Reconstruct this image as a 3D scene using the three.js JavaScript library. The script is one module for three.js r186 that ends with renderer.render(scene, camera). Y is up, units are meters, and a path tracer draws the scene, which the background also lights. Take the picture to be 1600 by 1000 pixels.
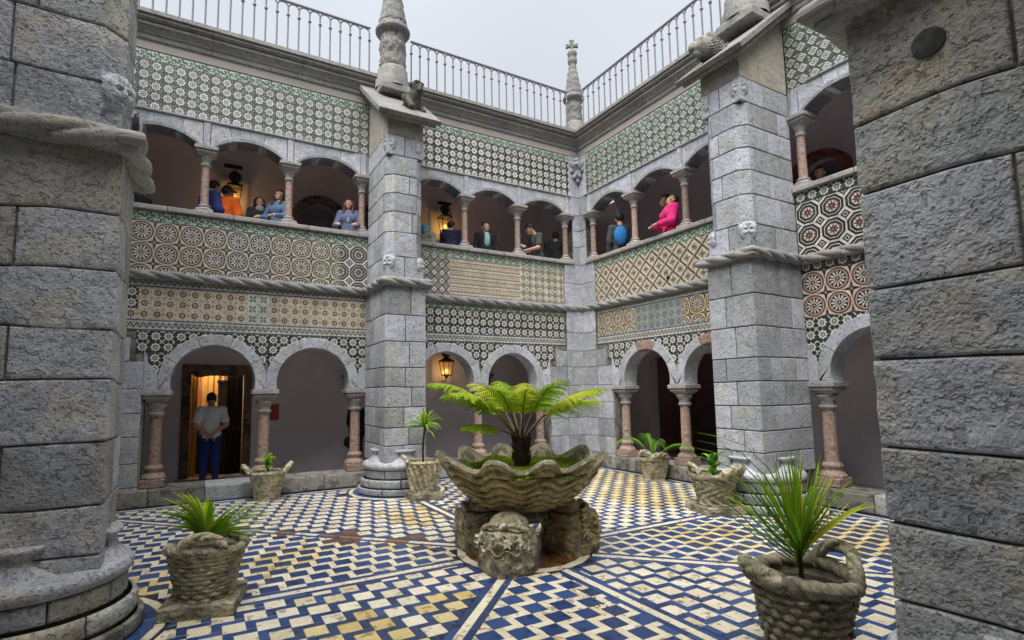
import * as THREE from 'three';
import { mergeGeometries, toCreasedNormals } from 'three/addons/utils/BufferGeometryUtils.js';
import { RoundedBoxGeometry } from 'three/addons/geometries/RoundedBoxGeometry.js';

// ---------------------------------------------------------------- camera, sky, sun, exposure
const scene = new THREE.Scene();
const camera = new THREE.PerspectiveCamera(2 * Math.atan(500 / 820.46) * 180 / Math.PI, 1.6, 0.05, 900);
camera.position.set(-7.97, 1.7, 9.7925);
camera.rotation.set(0.0995, -0.5044, -0.0131, 'YXZ');
camera.setViewOffset(1600, 1000, 36.5, -28.7, 1600, 1000);
const renderer = new THREE.WebGLRenderer({ antialias: true });
renderer.toneMapping = THREE.LinearToneMapping;
renderer.toneMappingExposure = 4.8;
renderer.shadowMap.enabled = true;
{ // an even, foggy overcast
  const w = 512, h = 256, d = new Float32Array(w * h * 4);
  for (let j = 0; j < h; j++) for (let i = 0; i < w; i++) {
    const e = ((j + .5) / h - .5) * Math.PI, a = i / w * Math.PI * 2, o = (j * w + i) * 4;
    const x = Math.cos(a) * Math.cos(e), z = Math.sin(a) * Math.cos(e), y = Math.sin(e);
    const cl = .5 + .22 * Math.sin(3.1 * x + 2.3 * z + 1.3 * Math.sin(4 * z + 2 * y)) + .18 * Math.sin(6.3 * x - 5.1 * z + 3 * y + 1.7 * Math.sin(5 * x)) + .1 * Math.sin(13 * x + 9 * z + 8 * y);
    const up = Math.max(0, y), hz = Math.pow(1 - up, 2.2);
    const v = e < 0 ? .06 : (.128 + .040 * hz + .09 * up * up) * (1 + .17 * (cl - .5));
    d[o] = v * (.955 - .03 * (1 - hz)); d[o + 1] = v; d[o + 2] = v * (1.06 + .05 * (1 - hz)); d[o + 3] = 1;
  }
  const t = new THREE.DataTexture(d, w, h, THREE.RGBAFormat, THREE.FloatType);
  t.mapping = THREE.EquirectangularReflectionMapping; t.magFilter = THREE.LinearFilter; t.needsUpdate = true;
  scene.background = t; scene.environment = t;
}
const sun = new THREE.DirectionalLight(new THREE.Color(1, .97, .93), 1.5); // the bright part of the cloud
sun.position.set(-15.5, 26, 13.5); sun.castShadow = true; sun.shadow.radius = 120;
sun.target.position.set(-4.8, 0, 4.8);
Object.assign(sun.shadow.camera, { left: -14, right: 14, top: 14, bottom: -14, near: 1, far: 60 });
scene.add(sun, sun.target);

// ---------------------------------------------------------------- helpers
const V3 = (x, y, z) => new THREE.Vector3(x, y, z);
const L = 9.716, C = L / 2;
const U1 = .3727, DU = 1.3479, L1 = 1.1761, DL = 1.5855, PW = .7392, PD = 1.2;
function rng(a) { return () => { a = (a + 0x6d2b79f5) | 0; let t = Math.imul(a ^ (a >>> 15), 1 | a); t = (t + Math.imul(t ^ (t >>> 7), 61 | t)) ^ t; return ((t ^ (t >>> 14)) >>> 0) / 4294967296; }; }
const R = rng(7);
const rr = (a, b, f = R) => a + (b - a) * f();
const lerp = (a, b, t) => a + (b - a) * t, clamp = (x, a = 0, b = 1) => Math.min(b, Math.max(a, x));
const sstep = (a, b, x) => { const t = clamp((x - a) / (b - a)); return t * t * (3 - 2 * t); };
const hash = (i, j, k) => { let h = Math.imul(i, 374761393) ^ Math.imul(j, 668265263) ^ Math.imul(k, 1274126177); h = Math.imul(h ^ (h >>> 13), 1103515245); return ((h ^ (h >>> 16)) >>> 0) / 4294967296; };
function n3(x, y, z) { // value noise 0..1
  const i = Math.floor(x), j = Math.floor(y), k = Math.floor(z), s = (t) => t * t * (3 - 2 * t), u = s(x - i), v = s(y - j), w = s(z - k);
  const f = (a, b, c) => hash(i + a, j + b, k + c);
  return lerp(lerp(lerp(f(0, 0, 0), f(1, 0, 0), u), lerp(f(0, 1, 0), f(1, 1, 0), u), v), lerp(lerp(f(0, 0, 1), f(1, 0, 1), u), lerp(f(0, 1, 1), f(1, 1, 1), u), v), w);
}
const fb3 = (x, y, z, o = 4) => { let s = 0, a = .5, t = 0; for (let q = 0; q < o; q++) { s += a * n3(x, y, z); t += a; a *= .5; x *= 2.03; y *= 2.03; z *= 2.03; } return s / t; };
function pn(x, y, p, k) { // tileable value noise, period p
  const i = Math.floor(x), j = Math.floor(y), s = (t) => t * t * (3 - 2 * t), u = s(x - i), v = s(y - j), m = (a) => ((a % p) + p) % p;
  const f = (a, b) => hash(m(i + a), m(j + b), k);
  return lerp(lerp(f(0, 0), f(1, 0), u), lerp(f(0, 1), f(1, 1), u), v);
}
const pf = (x, y, p, k, o = 4) => { let s = 0, a = .5, t = 0; for (let q = 0; q < o; q++) { s += a * pn(x * p, y * p, p, k + q); t += a; a *= .55; p *= 2; } return s / t; };

const used = {};
function numbered(n) { const k = (used[n] = (used[n] ?? -1) + 1); return k ? n + '_' + String(k).padStart(3, '0') : n; }
function tag(o, label, category, group, kind) { if (label) o.userData.label = label; if (category) o.userData.category = category; if (group) o.userData.group = group; if (kind) o.userData.kind = kind; return o; }
function thing(name, label, category, pos = [0, 0, 0], group) { const o = new THREE.Group(); o.name = numbered(name); o.position.set(...pos); scene.add(o); return tag(o, label, category, group); }
function worldPos(p) { const v = new THREE.Vector3(); for (let q = p; q && q !== scene; q = q.parent) v.add(q.position); return v; }
// a part whose geometry is given in world coordinates (parents are only moved, never turned)
function part(parent, name, g, m) {
  const w = worldPos(parent); g.translate(-w.x, -w.y, -w.z);
  const o = new THREE.Mesh(g, m); o.name = parent === scene ? numbered(name) : name; o.castShadow = o.receiveShadow = true; parent.add(o); return o;
}
function mesh(parent, name, g, m, pos) { const o = new THREE.Mesh(g, m); o.name = parent === scene ? numbered(name) : name; if (pos) o.position.set(...pos); o.castShadow = o.receiveShadow = true; parent.add(o); return o; }
function struct(name, g, m) { const o = mesh(scene, name, g, m); o.userData.kind = 'structure'; return o; }
function clean(g) { g = g.index ? g.toNonIndexed() : g; for (const k of Object.keys(g.attributes)) if (!['position', 'normal', 'uv'].includes(k)) g.deleteAttribute(k); if (!g.attributes.normal) g.computeVertexNormals(); if (!g.attributes.uv) uvBox(g); return g; }
const J = (...l) => { l = l.flat(); return l.length === 1 ? clean(l[0]) : mergeGeometries(l.map(clean), false); };
function uvBox(g, ou = 0, ov = 0, keep = false) { // metres on the plane that each face lies nearest to
  if (!g.attributes.normal) g.computeVertexNormals();
  if (g.index && !keep) g = g.toNonIndexed();
  const p = g.attributes.position, n = g.attributes.normal, uv = new Float32Array(p.count * 2), a = V3(), b = V3(), c = V3();
  for (let i = 0; i < p.count; i++) {
    if (g.index) a.set(n.getX(i), n.getY(i), n.getZ(i)); else if (i % 3 === 0) { a.fromBufferAttribute(p, i); b.fromBufferAttribute(p, i + 1).sub(a); c.fromBufferAttribute(p, i + 2).sub(a); a.crossVectors(b, c); }
    const ax = Math.abs(a.x), ay = Math.abs(a.y), az = Math.abs(a.z) * 1.001;
    let u, v; if (ay > ax && ay > az) { u = p.getX(i); v = p.getZ(i); } else if (ax > az) { u = p.getZ(i); v = p.getY(i); } else { u = p.getX(i); v = p.getY(i); }
    uv[i * 2] = u + ou; uv[i * 2 + 1] = v + ov;
  }
  g.setAttribute('uv', new THREE.BufferAttribute(uv, 2)); return g;
}
const box = (w, h, d, x = 0, y = 0, z = 0) => uvBox(new THREE.BoxGeometry(w, h, d).translate(x, y, z));
const rbox = (w, h, d, r, x = 0, y = 0, z = 0, s = 2) => uvBox(new RoundedBoxGeometry(w, h, d, s, r).translate(x, y, z));
function fromArrays(pos, idx, uv) { const g = new THREE.BufferGeometry(); g.setAttribute('position', new THREE.Float32BufferAttribute(pos, 3)); if (uv) g.setAttribute('uv', new THREE.Float32BufferAttribute(uv, 2)); if (idx) g.setIndex(idx); g.computeVertexNormals(); if (!uv) uvBox(g, 0, 0, true); return g; }
// a sheet of (nu+1)x(nv+1) points; wrap joins its first and last columns
function grid(nu, nv, fn, wrap = false, su = 1, sv = 1) {
  const pos = [], uv = [], idx = [];
  for (let j = 0; j <= nv; j++) for (let i = 0; i <= nu; i++) { const p = fn(i / nu, j / nv, i, j); pos.push(p[0], p[1], p[2]); uv.push(i / nu * su, j / nv * sv); }
  for (let j = 0; j < nv; j++) for (let i = 0; i < nu; i++) { const a = j * (nu + 1) + i, b = a + 1, c = a + nu + 1, d = c + 1; idx.push(a, b, c, b, d, c); }
  const g = fromArrays(pos, idx, uv);
  if (wrap) { const n = g.attributes.normal; for (let j = 0; j <= nv; j++) { const a = j * (nu + 1), b = a + nu, v = new THREE.Vector3(n.getX(a) + n.getX(b), n.getY(a) + n.getY(b), n.getZ(a) + n.getZ(b)).normalize(); n.setXYZ(a, v.x, v.y, v.z); n.setXYZ(b, v.x, v.y, v.z); } }
  return g;
}
const lathe = (pts, seg = 24) => { const g = new THREE.LatheGeometry(pts.map((p) => new THREE.Vector2(p[0], p[1])), seg); return g; };
function tube(pts, r0, r1 = r0, seg = 12, rad = 8) { // a tapering tube through points
  const c = new THREE.CatmullRomCurve3(pts.map((p) => new THREE.Vector3(...p))), f = c.computeFrenetFrames(seg, false);
  return grid(rad, seg, (a, t, i, j) => { const p = c.getPointAt(t), r = typeof r0 === 'function' ? r0(t) : lerp(r0, r1, t), th = a * Math.PI * 2; const q = p.clone().addScaledVector(f.normals[j], r * Math.cos(th)).addScaledVector(f.binormals[j], r * Math.sin(th)); return [q.x, q.y, q.z]; }, true, .2, 1);
}
function clip(poly, a, b, c) { // keep a*x + b*y + c >= 0
  const out = []; for (let i = 0; i < poly.length; i++) { const p = poly[i], q = poly[(i + 1) % poly.length], dp = a * p[0] + b * p[1] + c, dq = a * q[0] + b * q[1] + c; if (dp >= 0) out.push(p); if ((dp >= 0) !== (dq >= 0)) { const t = dp / (dp - dq); out.push([lerp(p[0], q[0], t), lerp(p[1], q[1], t)]); } } return out;
}
const area = (p) => { let s = 0; for (let i = 0; i < p.length; i++) { const q = p[(i + 1) % p.length]; s += p[i][0] * q[1] - q[0] * p[i][1]; } return s / 2; };
function inset(poly, d) { // convex polygon, anticlockwise
  let out = poly; const n = poly.length;
  for (let i = 0; i < n; i++) { const p = poly[i], q = poly[(i + 1) % n], l = Math.hypot(q[0] - p[0], q[1] - p[1]); if (l < 1e-6) continue; const a = -(q[1] - p[1]) / l, b = (q[0] - p[0]) / l; out = clip(out, a, b, -(a * p[0] + b * p[1]) - d); if (out.length < 3) return null; }
  return out;
}
// a paving piece over a convex polygon in x, z with a chamfered edge
function slab(poly, y0, y1, bev, ou = 0, ov = 0) {
  if (area(poly) < 0) poly = [...poly].reverse();
  const top = inset(poly, bev); if (!top || top.length !== poly.length) return null;
  const pos = [], uv = [], n = poly.length, v = (p, y) => { pos.push(p[0], y, p[1]); uv.push(p[0] + ou, p[1] + ov); };
  for (let i = 1; i < n - 1; i++) { v(top[0], y1); v(top[i + 1], y1); v(top[i], y1); }
  for (let i = 0; i < n; i++) { const k = (i + 1) % n; v(poly[i], y1 - bev); v(top[i], y1); v(top[k], y1); v(poly[i], y1 - bev); v(top[k], y1); v(poly[k], y1 - bev); if (y0 < y1 - bev) { v(poly[i], y0); v(poly[i], y1 - bev); v(poly[k], y1 - bev); v(poly[i], y0); v(poly[k], y1 - bev); v(poly[k], y0); } }
  return fromArrays(pos, null, uv);
}
// the four wings of the court: local u runs along the wall from the far corner, n out of the wall into the court
const WING = {
  A: { x: [-1, 0, 0], n: [0, 0, 1], o: [0, 0, 0] }, B: { x: [0, 0, 1], n: [-1, 0, 0], o: [0, 0, 0] },
  C: { x: [0, 0, 1], n: [1, 0, 0], o: [-L, 0, 0] }, D: { x: [-1, 0, 0], n: [0, 0, -1], o: [0, 0, L] }, W: { x: [1, 0, 0], n: [0, 0, 1], o: [0, 0, 0] },
};
for (const w of Object.values(WING)) { w.m = new THREE.Matrix4().makeBasis(V3(...w.x), V3(0, 1, 0), V3(...w.n)); w.flip = w.m.determinant() < 0; w.full = w.m.clone().setPosition(...w.o); w.p = (u, y, n) => { const q = V3(u, y, n).applyMatrix4(w.full); return [q.x, q.y, q.z]; }; }
function flipWinding(g) { if (g.index) { const a = g.index.array; for (let i = 0; i < a.length; i += 3) { const t = a[i]; a[i] = a[i + 1]; a[i + 1] = t; } } else for (const k of Object.keys(g.attributes)) { const at = g.attributes[k], s = at.itemSize, a = at.array; for (let i = 0; i < at.count; i += 3) for (let c = 0; c < s; c++) { const t = a[i * s + c]; a[i * s + c] = a[(i + 1) * s + c]; a[(i + 1) * s + c] = t; } } return g; }
function at(W, g, turnOnly) { const w = WING[W]; g.applyMatrix4(turnOnly ? w.m : w.full); if (w.flip) flipWinding(g); return g; }

// a path in plan (points [u, n]); outward is to the right of its direction
function polyPath(pts) {
  const cum = [0]; for (let i = 1; i < pts.length; i++) cum.push(cum[i - 1] + Math.hypot(pts[i][0] - pts[i - 1][0], pts[i][1] - pts[i - 1][1]));
  const nrm = []; for (let i = 0; i < pts.length - 1; i++) { const l = cum[i + 1] - cum[i]; nrm.push([(pts[i + 1][1] - pts[i][1]) / l, -(pts[i + 1][0] - pts[i][0]) / l]); }
  const P = (s) => {
    for (let i = 1; i < pts.length - 1; i++) if (Math.abs(s - cum[i]) < 1e-5) { const a = nrm[i - 1], b = nrm[i], k = 1 / (1 + a[0] * b[0] + a[1] * b[1]); return [pts[i][0], pts[i][1], (a[0] + b[0]) * k, (a[1] + b[1]) * k]; }
    let i = 0; while (i < pts.length - 2 && s > cum[i + 1]) i++;
    const t = (s - cum[i]) / (cum[i + 1] - cum[i]); return [lerp(pts[i][0], pts[i + 1][0], t), lerp(pts[i][1], pts[i + 1][1], t), nrm[i][0], nrm[i][1]];
  };
  return { len: cum[cum.length - 1], corners: cum.slice(1, -1), P };
}
const arcPath = (cu, cn, r, a0, a1) => ({ len: r * (a1 - a0), corners: [], P: (s) => { const a = a0 + s / r; return [cu + r * Math.cos(a), cn + r * Math.sin(a), Math.cos(a), Math.sin(a)]; } }); // anticlockwise in u, n
// one dressed block on a path, between s0..s1 and y0..y1, with open joints and a rounded arris
function ashlar(path, s0, s1, y0, y1, o = {}) {
  const { dep = .05, bev = .009, j = .0045, amp = .003, step = .3, ys = .3, wob = .006, back = 0, frq = 9 } = o, k = o.seed ?? Math.floor(R() * 1e6), ru = hash(k, 1, 2) * 7, rv = hash(k, 3, 4) * 7;
  const line = (a, b, st, corners = []) => { const l = [[a + j, -dep], [a + j, -bev], [a + j + bev * .4, -bev * .35], [a + j + bev, 0]], n = Math.max(1, Math.round((b - a - 2 * (j + bev)) / st)), m = []; for (let i = 1; i < n; i++) m.push(a + j + bev + (b - a - 2 * (j + bev)) * i / n); for (const c of corners) if (c > a + .03 && c < b - .03) { for (let q = m.length - 1; q >= 0; q--) if (Math.abs(m[q] - c) < .03) m.splice(q, 1); m.push(c - .012, c, c + .012); } m.sort((p, q) => p - q); for (const q of m) l.push([q, corners.some((c) => Math.abs(c - q) < 1e-6) ? -.0045 : 0]); l.push([b - j - bev, 0], [b - j - bev * .4, -bev * .35], [b - j, -bev], [b - j, -dep]); return l; };
  const cs = line(s0, s1, step, path.corners), rs = line(y0, y1, ys), pos = [], uv = [], idx = [], nc = cs.length, nr = rs.length;
  for (const [y, oy] of rs) for (const [s, os] of cs) {
    const p = path.P(s), wy = wob * 2 * (n3(s * 2.3, Math.round(y * 3) * 5.1, 3.3) - .5) * (1 - 0), ws = wob * 2 * (n3(y * 2.7, Math.round(s * 3) * 3.7, 8.1) - .5);
    let off = Math.min(oy, os) + back; const inner = oy === 0 && os === 0;
    off += amp * 2 * (fb3((s + ru) * frq, (y + rv) * frq, k % 17, 3) - .5) * (inner ? 1 : .6);
    if (o.lump && inner) off += o.lump * (fb3((s + ru) * 2.6, (y + rv) * 3.4, k % 13, 2) - .5);
    const sx = path.corners.length ? 0 : ws; const q = sx ? path.P(s + sx) : p;
    pos.push(q[0] + q[2] * off, y + wy, q[1] + q[3] * off); uv.push(s + ru, y + rv);
  }
  for (let r = 0; r < nr - 1; r++) for (let c = 0; c < nc - 1; c++) { const a = r * nc + c, b = a + 1, d = a + nc, e = d + 1; idx.push(a, d, b, b, d, e); }
  return fromArrays(pos, idx, uv);
}
// a moulding profile ([out, y] points) run along a path; caps close its ends
function sweep(path, prof, s0, s1, step = .5, cap = true) {
  const ss = [s0]; const n = Math.max(1, Math.round((s1 - s0) / step)); for (let i = 1; i < n; i++) ss.push(s0 + (s1 - s0) * i / n); for (const c of path.corners) if (c > s0 + 1e-4 && c < s1 - 1e-4) ss.push(c); ss.push(s1); ss.sort((a, b) => a - b);
  const pos = [], uv = [], idx = []; let vl = 0;
  prof.forEach((q, k) => { if (k) vl += Math.hypot(q[0] - prof[k - 1][0], q[1] - prof[k - 1][1]); for (const s of ss) { const p = path.P(s); pos.push(p[0] + p[2] * q[0], q[1], p[1] + p[3] * q[0]); uv.push(s, vl); } });
  const nc = ss.length; for (let r = 0; r < prof.length - 1; r++) for (let c = 0; c < nc - 1; c++) { const a = r * nc + c, b = a + 1, d = a + nc, e = d + 1; idx.push(a, d, b, b, d, e); }
  let g = fromArrays(pos, idx, uv); g = toCreasedNormals(g, .6);
  if (cap) { const sh = prof.map((q) => new THREE.Vector2(...q)); const tri = THREE.ShapeUtils.triangulateShape(sh, []); const cp = []; for (const s of [s0, s1]) { const p = path.P(s); for (const t of tri) for (const k of (s === s0 ? t : [t[0], t[2], t[1]])) cp.push(p[0] + p[2] * prof[k][0], prof[k][1], p[1] + p[3] * prof[k][0]); } g = J(g, fromArrays(cp, null)); }
  return g;
}
function extrude(shape, depth, z0, bev = 0, cs = 12) { const g = new THREE.ExtrudeGeometry(shape, { depth: depth - 2 * bev, bevelEnabled: bev > 0, bevelSize: bev, bevelThickness: bev, bevelOffset: -bev, bevelSegments: bev > 0 ? 2 : 0, curveSegments: cs }); g.translate(0, 0, z0 + bev); return uvBox(g); }
const shapeOf = (pts) => new THREE.Shape(pts.map((p) => new THREE.Vector2(p[0], p[1])));
const EDGES = [[0, 1], [2, 3], [4, 5], [6, 7], [0, 2], [1, 3], [4, 6], [5, 7], [0, 4], [1, 5], [2, 6], [3, 7]];
// surface nets: a smooth closed surface where f = 0
function sdfMesh(f, lo, hi, cell) {
  const nx = Math.ceil((hi[0] - lo[0]) / cell) + 1, ny = Math.ceil((hi[1] - lo[1]) / cell) + 1, nz = Math.ceil((hi[2] - lo[2]) / cell) + 1, v = new Float32Array(nx * ny * nz), id = (i, j, k) => i + nx * (j + ny * k);
  for (let k = 0; k < nz; k++) for (let j = 0; j < ny; j++) for (let i = 0; i < nx; i++) v[id(i, j, k)] = f(lo[0] + i * cell, lo[1] + j * cell, lo[2] + k * cell);
  const vi = new Int32Array(nx * ny * nz).fill(-1), pos = [], idx = [];
  for (let k = 0; k < nz - 1; k++) for (let j = 0; j < ny - 1; j++) for (let i = 0; i < nx - 1; i++) {
    let sx = 0, sy = 0, sz = 0, n = 0;
    for (const [a, b] of EDGES) { const pa = [i + (a & 1), j + (a >> 1 & 1), k + (a >> 2)], pb = [i + (b & 1), j + (b >> 1 & 1), k + (b >> 2)], va = v[id(...pa)], vb = v[id(...pb)]; if ((va < 0) === (vb < 0)) continue; const t = va / (va - vb); sx += lerp(pa[0], pb[0], t); sy += lerp(pa[1], pb[1], t); sz += lerp(pa[2], pb[2], t); n++; }
    if (n) { vi[id(i, j, k)] = pos.length / 3; pos.push(lo[0] + sx / n * cell, lo[1] + sy / n * cell, lo[2] + sz / n * cell); }
  }
  const quad = (a, b, c, d, fl) => { if (a < 0 || b < 0 || c < 0 || d < 0) return; if (fl) idx.push(a, c, b, a, d, c); else idx.push(a, b, c, a, c, d); };
  for (let k = 1; k < nz - 1; k++) for (let j = 1; j < ny - 1; j++) for (let i = 1; i < nx - 1; i++) {
    const a = v[id(i, j, k)] < 0;
    if (a !== v[id(i + 1, j, k)] < 0) quad(vi[id(i, j - 1, k - 1)], vi[id(i, j, k - 1)], vi[id(i, j, k)], vi[id(i, j - 1, k)], !a);
    if (a !== v[id(i, j + 1, k)] < 0) quad(vi[id(i - 1, j, k - 1)], vi[id(i - 1, j, k)], vi[id(i, j, k)], vi[id(i, j, k - 1)], !a);
    if (a !== v[id(i, j, k + 1)] < 0) quad(vi[id(i - 1, j - 1, k)], vi[id(i, j - 1, k)], vi[id(i, j, k)], vi[id(i - 1, j, k)], !a);
  }
  return fromArrays(pos, idx);
}
// ---------------------------------------------------------------- materials
const toS = (c) => { c = clamp(c); return Math.round(255 * (c <= .0031308 ? 12.92 * c : 1.055 * Math.pow(c, 1 / 2.4) - .055)); };
function dataTex(size, metres, fn, srgb = true) {
  const d = new Uint8Array(size * size * 4);
  for (let j = 0; j < size; j++) for (let i = 0; i < size; i++) { const c = fn((i + .5) / size, (j + .5) / size), o = (j * size + i) * 4; for (let k = 0; k < 3; k++) { const x = Array.isArray(c) ? c[k] : c; d[o + k] = srgb ? toS(x) : Math.round(255 * clamp(x)); } d[o + 3] = 255; }
  const t = new THREE.DataTexture(d, size, size); t.wrapS = t.wrapT = THREE.RepeatWrapping; t.magFilter = THREE.LinearFilter; t.colorSpace = srgb ? THREE.SRGBColorSpace : THREE.NoColorSpace; t.repeat.set(1 / metres, 1 / metres); t.needsUpdate = true; return t;
}
const std = (o) => new THREE.MeshStandardMaterial({ roughness: .9, ...o });
const rgb = (r, g, b) => new THREE.Color().setRGB(r, g, b);
const mix3 = (a, b, t) => [lerp(a[0], b[0], t), lerp(a[1], b[1], t), lerp(a[2], b[2], t)];
// grey dressed limestone: mottled, lightly veined, pitted, with pale lichen
const stoneMap = dataTex(1024, 1.6, (u, v) => {
  const big = pf(u, v, 4, 11, 5), mid = pf(u, v, 18, 23, 4), fine = pf(u, v, 120, 31, 3), vein = Math.abs(pf(u + .08 * mid, v, 6, 47, 4) - .5), lich = sstep(.63, .75, pf(u, v, 30, 61, 4)) * sstep(.42, .62, pf(u, v, 5, 71, 3)), pit = sstep(.66, .78, pf(u, v, 64, 83, 3));
  let k = .36 + .20 * (big - .5) + .16 * (mid - .5) + .20 * (fine - .5) - .06 * sstep(.03, 0, vein);
  let c = mix3([k * .97, k, k * 1.07], [k * 1.08, k * 1.02, k * .86], sstep(.5, .75, pf(u, v, 7, 91, 3)) * .55);
  c = mix3(c, [.50, .50, .46], lich * .45); return mix3(c, [.11, .11, .115], pit * .6);
});
const stoneBump = dataTex(1024, 1.6, (u, v) => .45 * pf(u, v, 20, 101, 4) + .4 * pf(u, v, 70, 111, 4) + .3 * pf(u * 1, v, 9, 5, 3) - .35 * sstep(.6, .75, pf(u, v, 64, 83, 3)) + .1, false);
// rough tooled stone of the near piers: pecked and scored
const roughBump = dataTex(1024, 1.2, (u, v) => {
  const w = pf(u, v, 8, 121, 3), a = pf(u, v, 36, 131, 3), g = pf(u, v, 110, 141, 3), dr = pf(u * 1, v + .6 * u, 28, 151, 3);
  return .30 * w + .34 * a + .34 * g + .22 * dr - .34 * sstep(.60, .72, pf(u, v, 56, 171, 3)) - .18 * sstep(.64, .74, pf(u, v, 24, 181, 3)) + .06;
}, false);
const roughMap = dataTex(1024, 1.2, (u, v) => {
  const big = pf(u, v, 3, 211, 4), mid = pf(u, v, 14, 223, 4), fine = pf(u, v, 90, 231, 3), pit = sstep(.60, .72, pf(u, v, 56, 171, 3)), lich = sstep(.60, .72, pf(u, v, 38, 261, 4)) * sstep(.45, .6, pf(u, v, 6, 271, 3)), warm = sstep(.5, .72, pf(u, v, 5, 291, 4));
  const k = .33 + .20 * (big - .5) + .14 * (mid - .5) + .18 * (fine - .5);
  let c = mix3([k, k * 1.0, k * 1.02], [k * 1.14, k * 1.03, k * .8], warm * .6); c = mix3(c, [.40, .39, .34], lich * .5); return mix3(c, [.14, .14, .14], pit * .55);
});
const mossMap = dataTex(1024, 1.1, (u, v) => { // weathered brown stone with lichen and damp algae
  const big = pf(u, v, 5, 311, 4), fine = pf(u, v, 70, 331, 4), g = sstep(.48, .68, pf(u, v, 9, 341, 4)), pale = sstep(.58, .7, pf(u, v, 26, 351, 4)), dk = sstep(.55, .7, pf(u, v, 16, 361, 4));
  const k = .19 + .16 * (big - .5) + .18 * (fine - .5); let c = [k * 1.12, k * .98, k * .68]; c = mix3(c, [k * .55, k * .62, k * .28], g * .6); c = mix3(c, [.40, .37, .27], pale * .55); return mix3(c, [.035, .03, .022], dk * .65);
});
const mossBump = dataTex(512, 1.1, (u, v) => .5 * pf(u, v, 22, 371, 4) + .5 * pf(u, v, 64, 381, 3), false);
const marbleMap = dataTex(512, .6, (u, v) => { // pink breccia
  const cell = pf(u, v, 10, 401, 4), fine = pf(u, v, 44, 411, 3), w = sstep(.55, .66, pf(u, v, 20, 421, 3)), d = sstep(.58, .7, pf(u, v, 15, 431, 4));
  const k = .32 + .22 * (cell - .5) + .2 * (fine - .5); let c = [k * 1.12, k * .93, k * .84]; c = mix3(c, [.50, .47, .42], w * .6); return mix3(c, [.16, .10, .085], d * .6);
});
const plasterMap = dataTex(512, 3.2, (u, v) => { const k = .70 + .22 * (pf(u, v, 4, 441, 5) - .5) + .06 * (pf(u, v, 60, 451, 3) - .5); return [k * 1.0, k * .91, k * .95]; });
const speck = dataTex(512, 1.4, (u, v) => { const a = pf(u, v, 5, 461, 4), f = pf(u, v, 50, 471, 4), ch = sstep(.63, .72, pf(u, v, 26, 481, 4)); const k = .92 + .32 * (a - .5) + .28 * (f - .5); return mix3([k, k, k * .98], [.34, .28, .22], ch * .75); });
const sootMap = dataTex(512, 1.5, (u, v) => { const a = pf(u, v, 5, 491, 4), f = pf(u, v, 36, 501, 4), m = sstep(.5, .66, pf(u, v, 12, 511, 4)); const k = .22 + .2 * (a - .5) + .16 * (f - .5); return mix3([k * 1.05, k, k * .88], [.075, .075, .062], m * .8); });
const speckBump = dataTex(512, 1.4, (u, v) => .6 * pf(u, v, 12, 521, 3) + .4 * pf(u, v, 90, 531, 2), false);

const M = {};
M.stone = [1.12, 1.28, 1.0, 1.2, .86].map((k, i) => std({ map: stoneMap, bumpMap: stoneBump, bumpScale: .012, color: rgb(k * (i % 2 ? 1.0 : .98), k, k * (i % 2 ? 1.05 : 1.0)), roughness: .85 }));
M.rough = [1.26, 1.52, 1.0, 1.36, 1.16].map((k, i) => std({ map: roughMap, bumpMap: roughBump, bumpScale: .017, color: rgb(k * (i === 4 ? 1.03 : .97), k * (i === 1 ? .99 : 1), k * (i === 4 ? .90 : i === 3 ? .97 : 1.04)), roughness: .92 }));
M.warm = std({ map: stoneMap, bumpMap: stoneBump, bumpScale: .01, color: rgb(1.12, 1.02, .82) });
M.mortar = std({ map: sootMap, color: rgb(.34, .35, .37) });
M.soot = [1, 1.2, .8].map((k) => std({ map: sootMap, bumpMap: stoneBump, bumpScale: .01, color: rgb(k, k, k) }));
M.mortarPale = std({ map: sootMap, color: rgb(.75, .76, .78) });
M.rope = std({ map: stoneMap, bumpMap: stoneBump, bumpScale: .006, color: rgb(.70, .68, .65) });
M.cornice = [.86, .98, .74, .56].map((k) => std({ map: stoneMap, bumpMap: stoneBump, bumpScale: .01, color: rgb(k * 1.04, k * .99, k * .88) }));
M.stain = [[.17, .085, .065], [.11, .06, .05], [.24, .15, .11]].map((c) => std({ map: speck, bumpMap: speckBump, bumpScale: .002, color: rgb(...c), roughness: .45 }));
M.shell = std({ map: mossMap, bumpMap: mossBump, bumpScale: .008, color: rgb(1.75, 1.55, .95), roughness: .42 });
M.marble = [.72, .85, .62].map((k) => std({ map: marbleMap, bumpMap: stoneBump, bumpScale: .007, color: rgb(k * 1.12, k * .95, k * .86), roughness: .7 }));
M.capital = std({ map: stoneMap, bumpMap: stoneBump, bumpScale: .007, color: rgb(1.0, .92, .84) });
M.plaster = std({ map: plasterMap, bumpMap: speckBump, bumpScale: .002, color: rgb(1, 1, 1) });
M.cream = std({ map: plasterMap, bumpMap: stoneBump, bumpScale: .004, color: rgb(.62, .61, .55) });
M.grout = std({ map: sootMap, color: rgb(.8, .82, .8) });
M.moss = [1.65, 1.4, 1.95].map((k) => std({ map: mossMap, bumpMap: mossBump, bumpScale: .007, color: rgb(k, k, k), roughness: .8 }));
M.pale = std({ map: mossMap, bumpMap: mossBump, bumpScale: .01, color: rgb(2.4, 2.35, 2.35), roughness: .85 });
M.wet = std({ map: mossMap, bumpMap: mossBump, bumpScale: .006, color: rgb(1.6, 1.4, 1.0), roughness: .38 });
M.iron = std({ color: rgb(.05, .05, .055), roughness: .55, metalness: .5 });
M.railIron = std({ color: rgb(.19, .18, .21), roughness: .6, metalness: .2 });
M.dark = std({ color: rgb(.012, .012, .013) });
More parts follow.
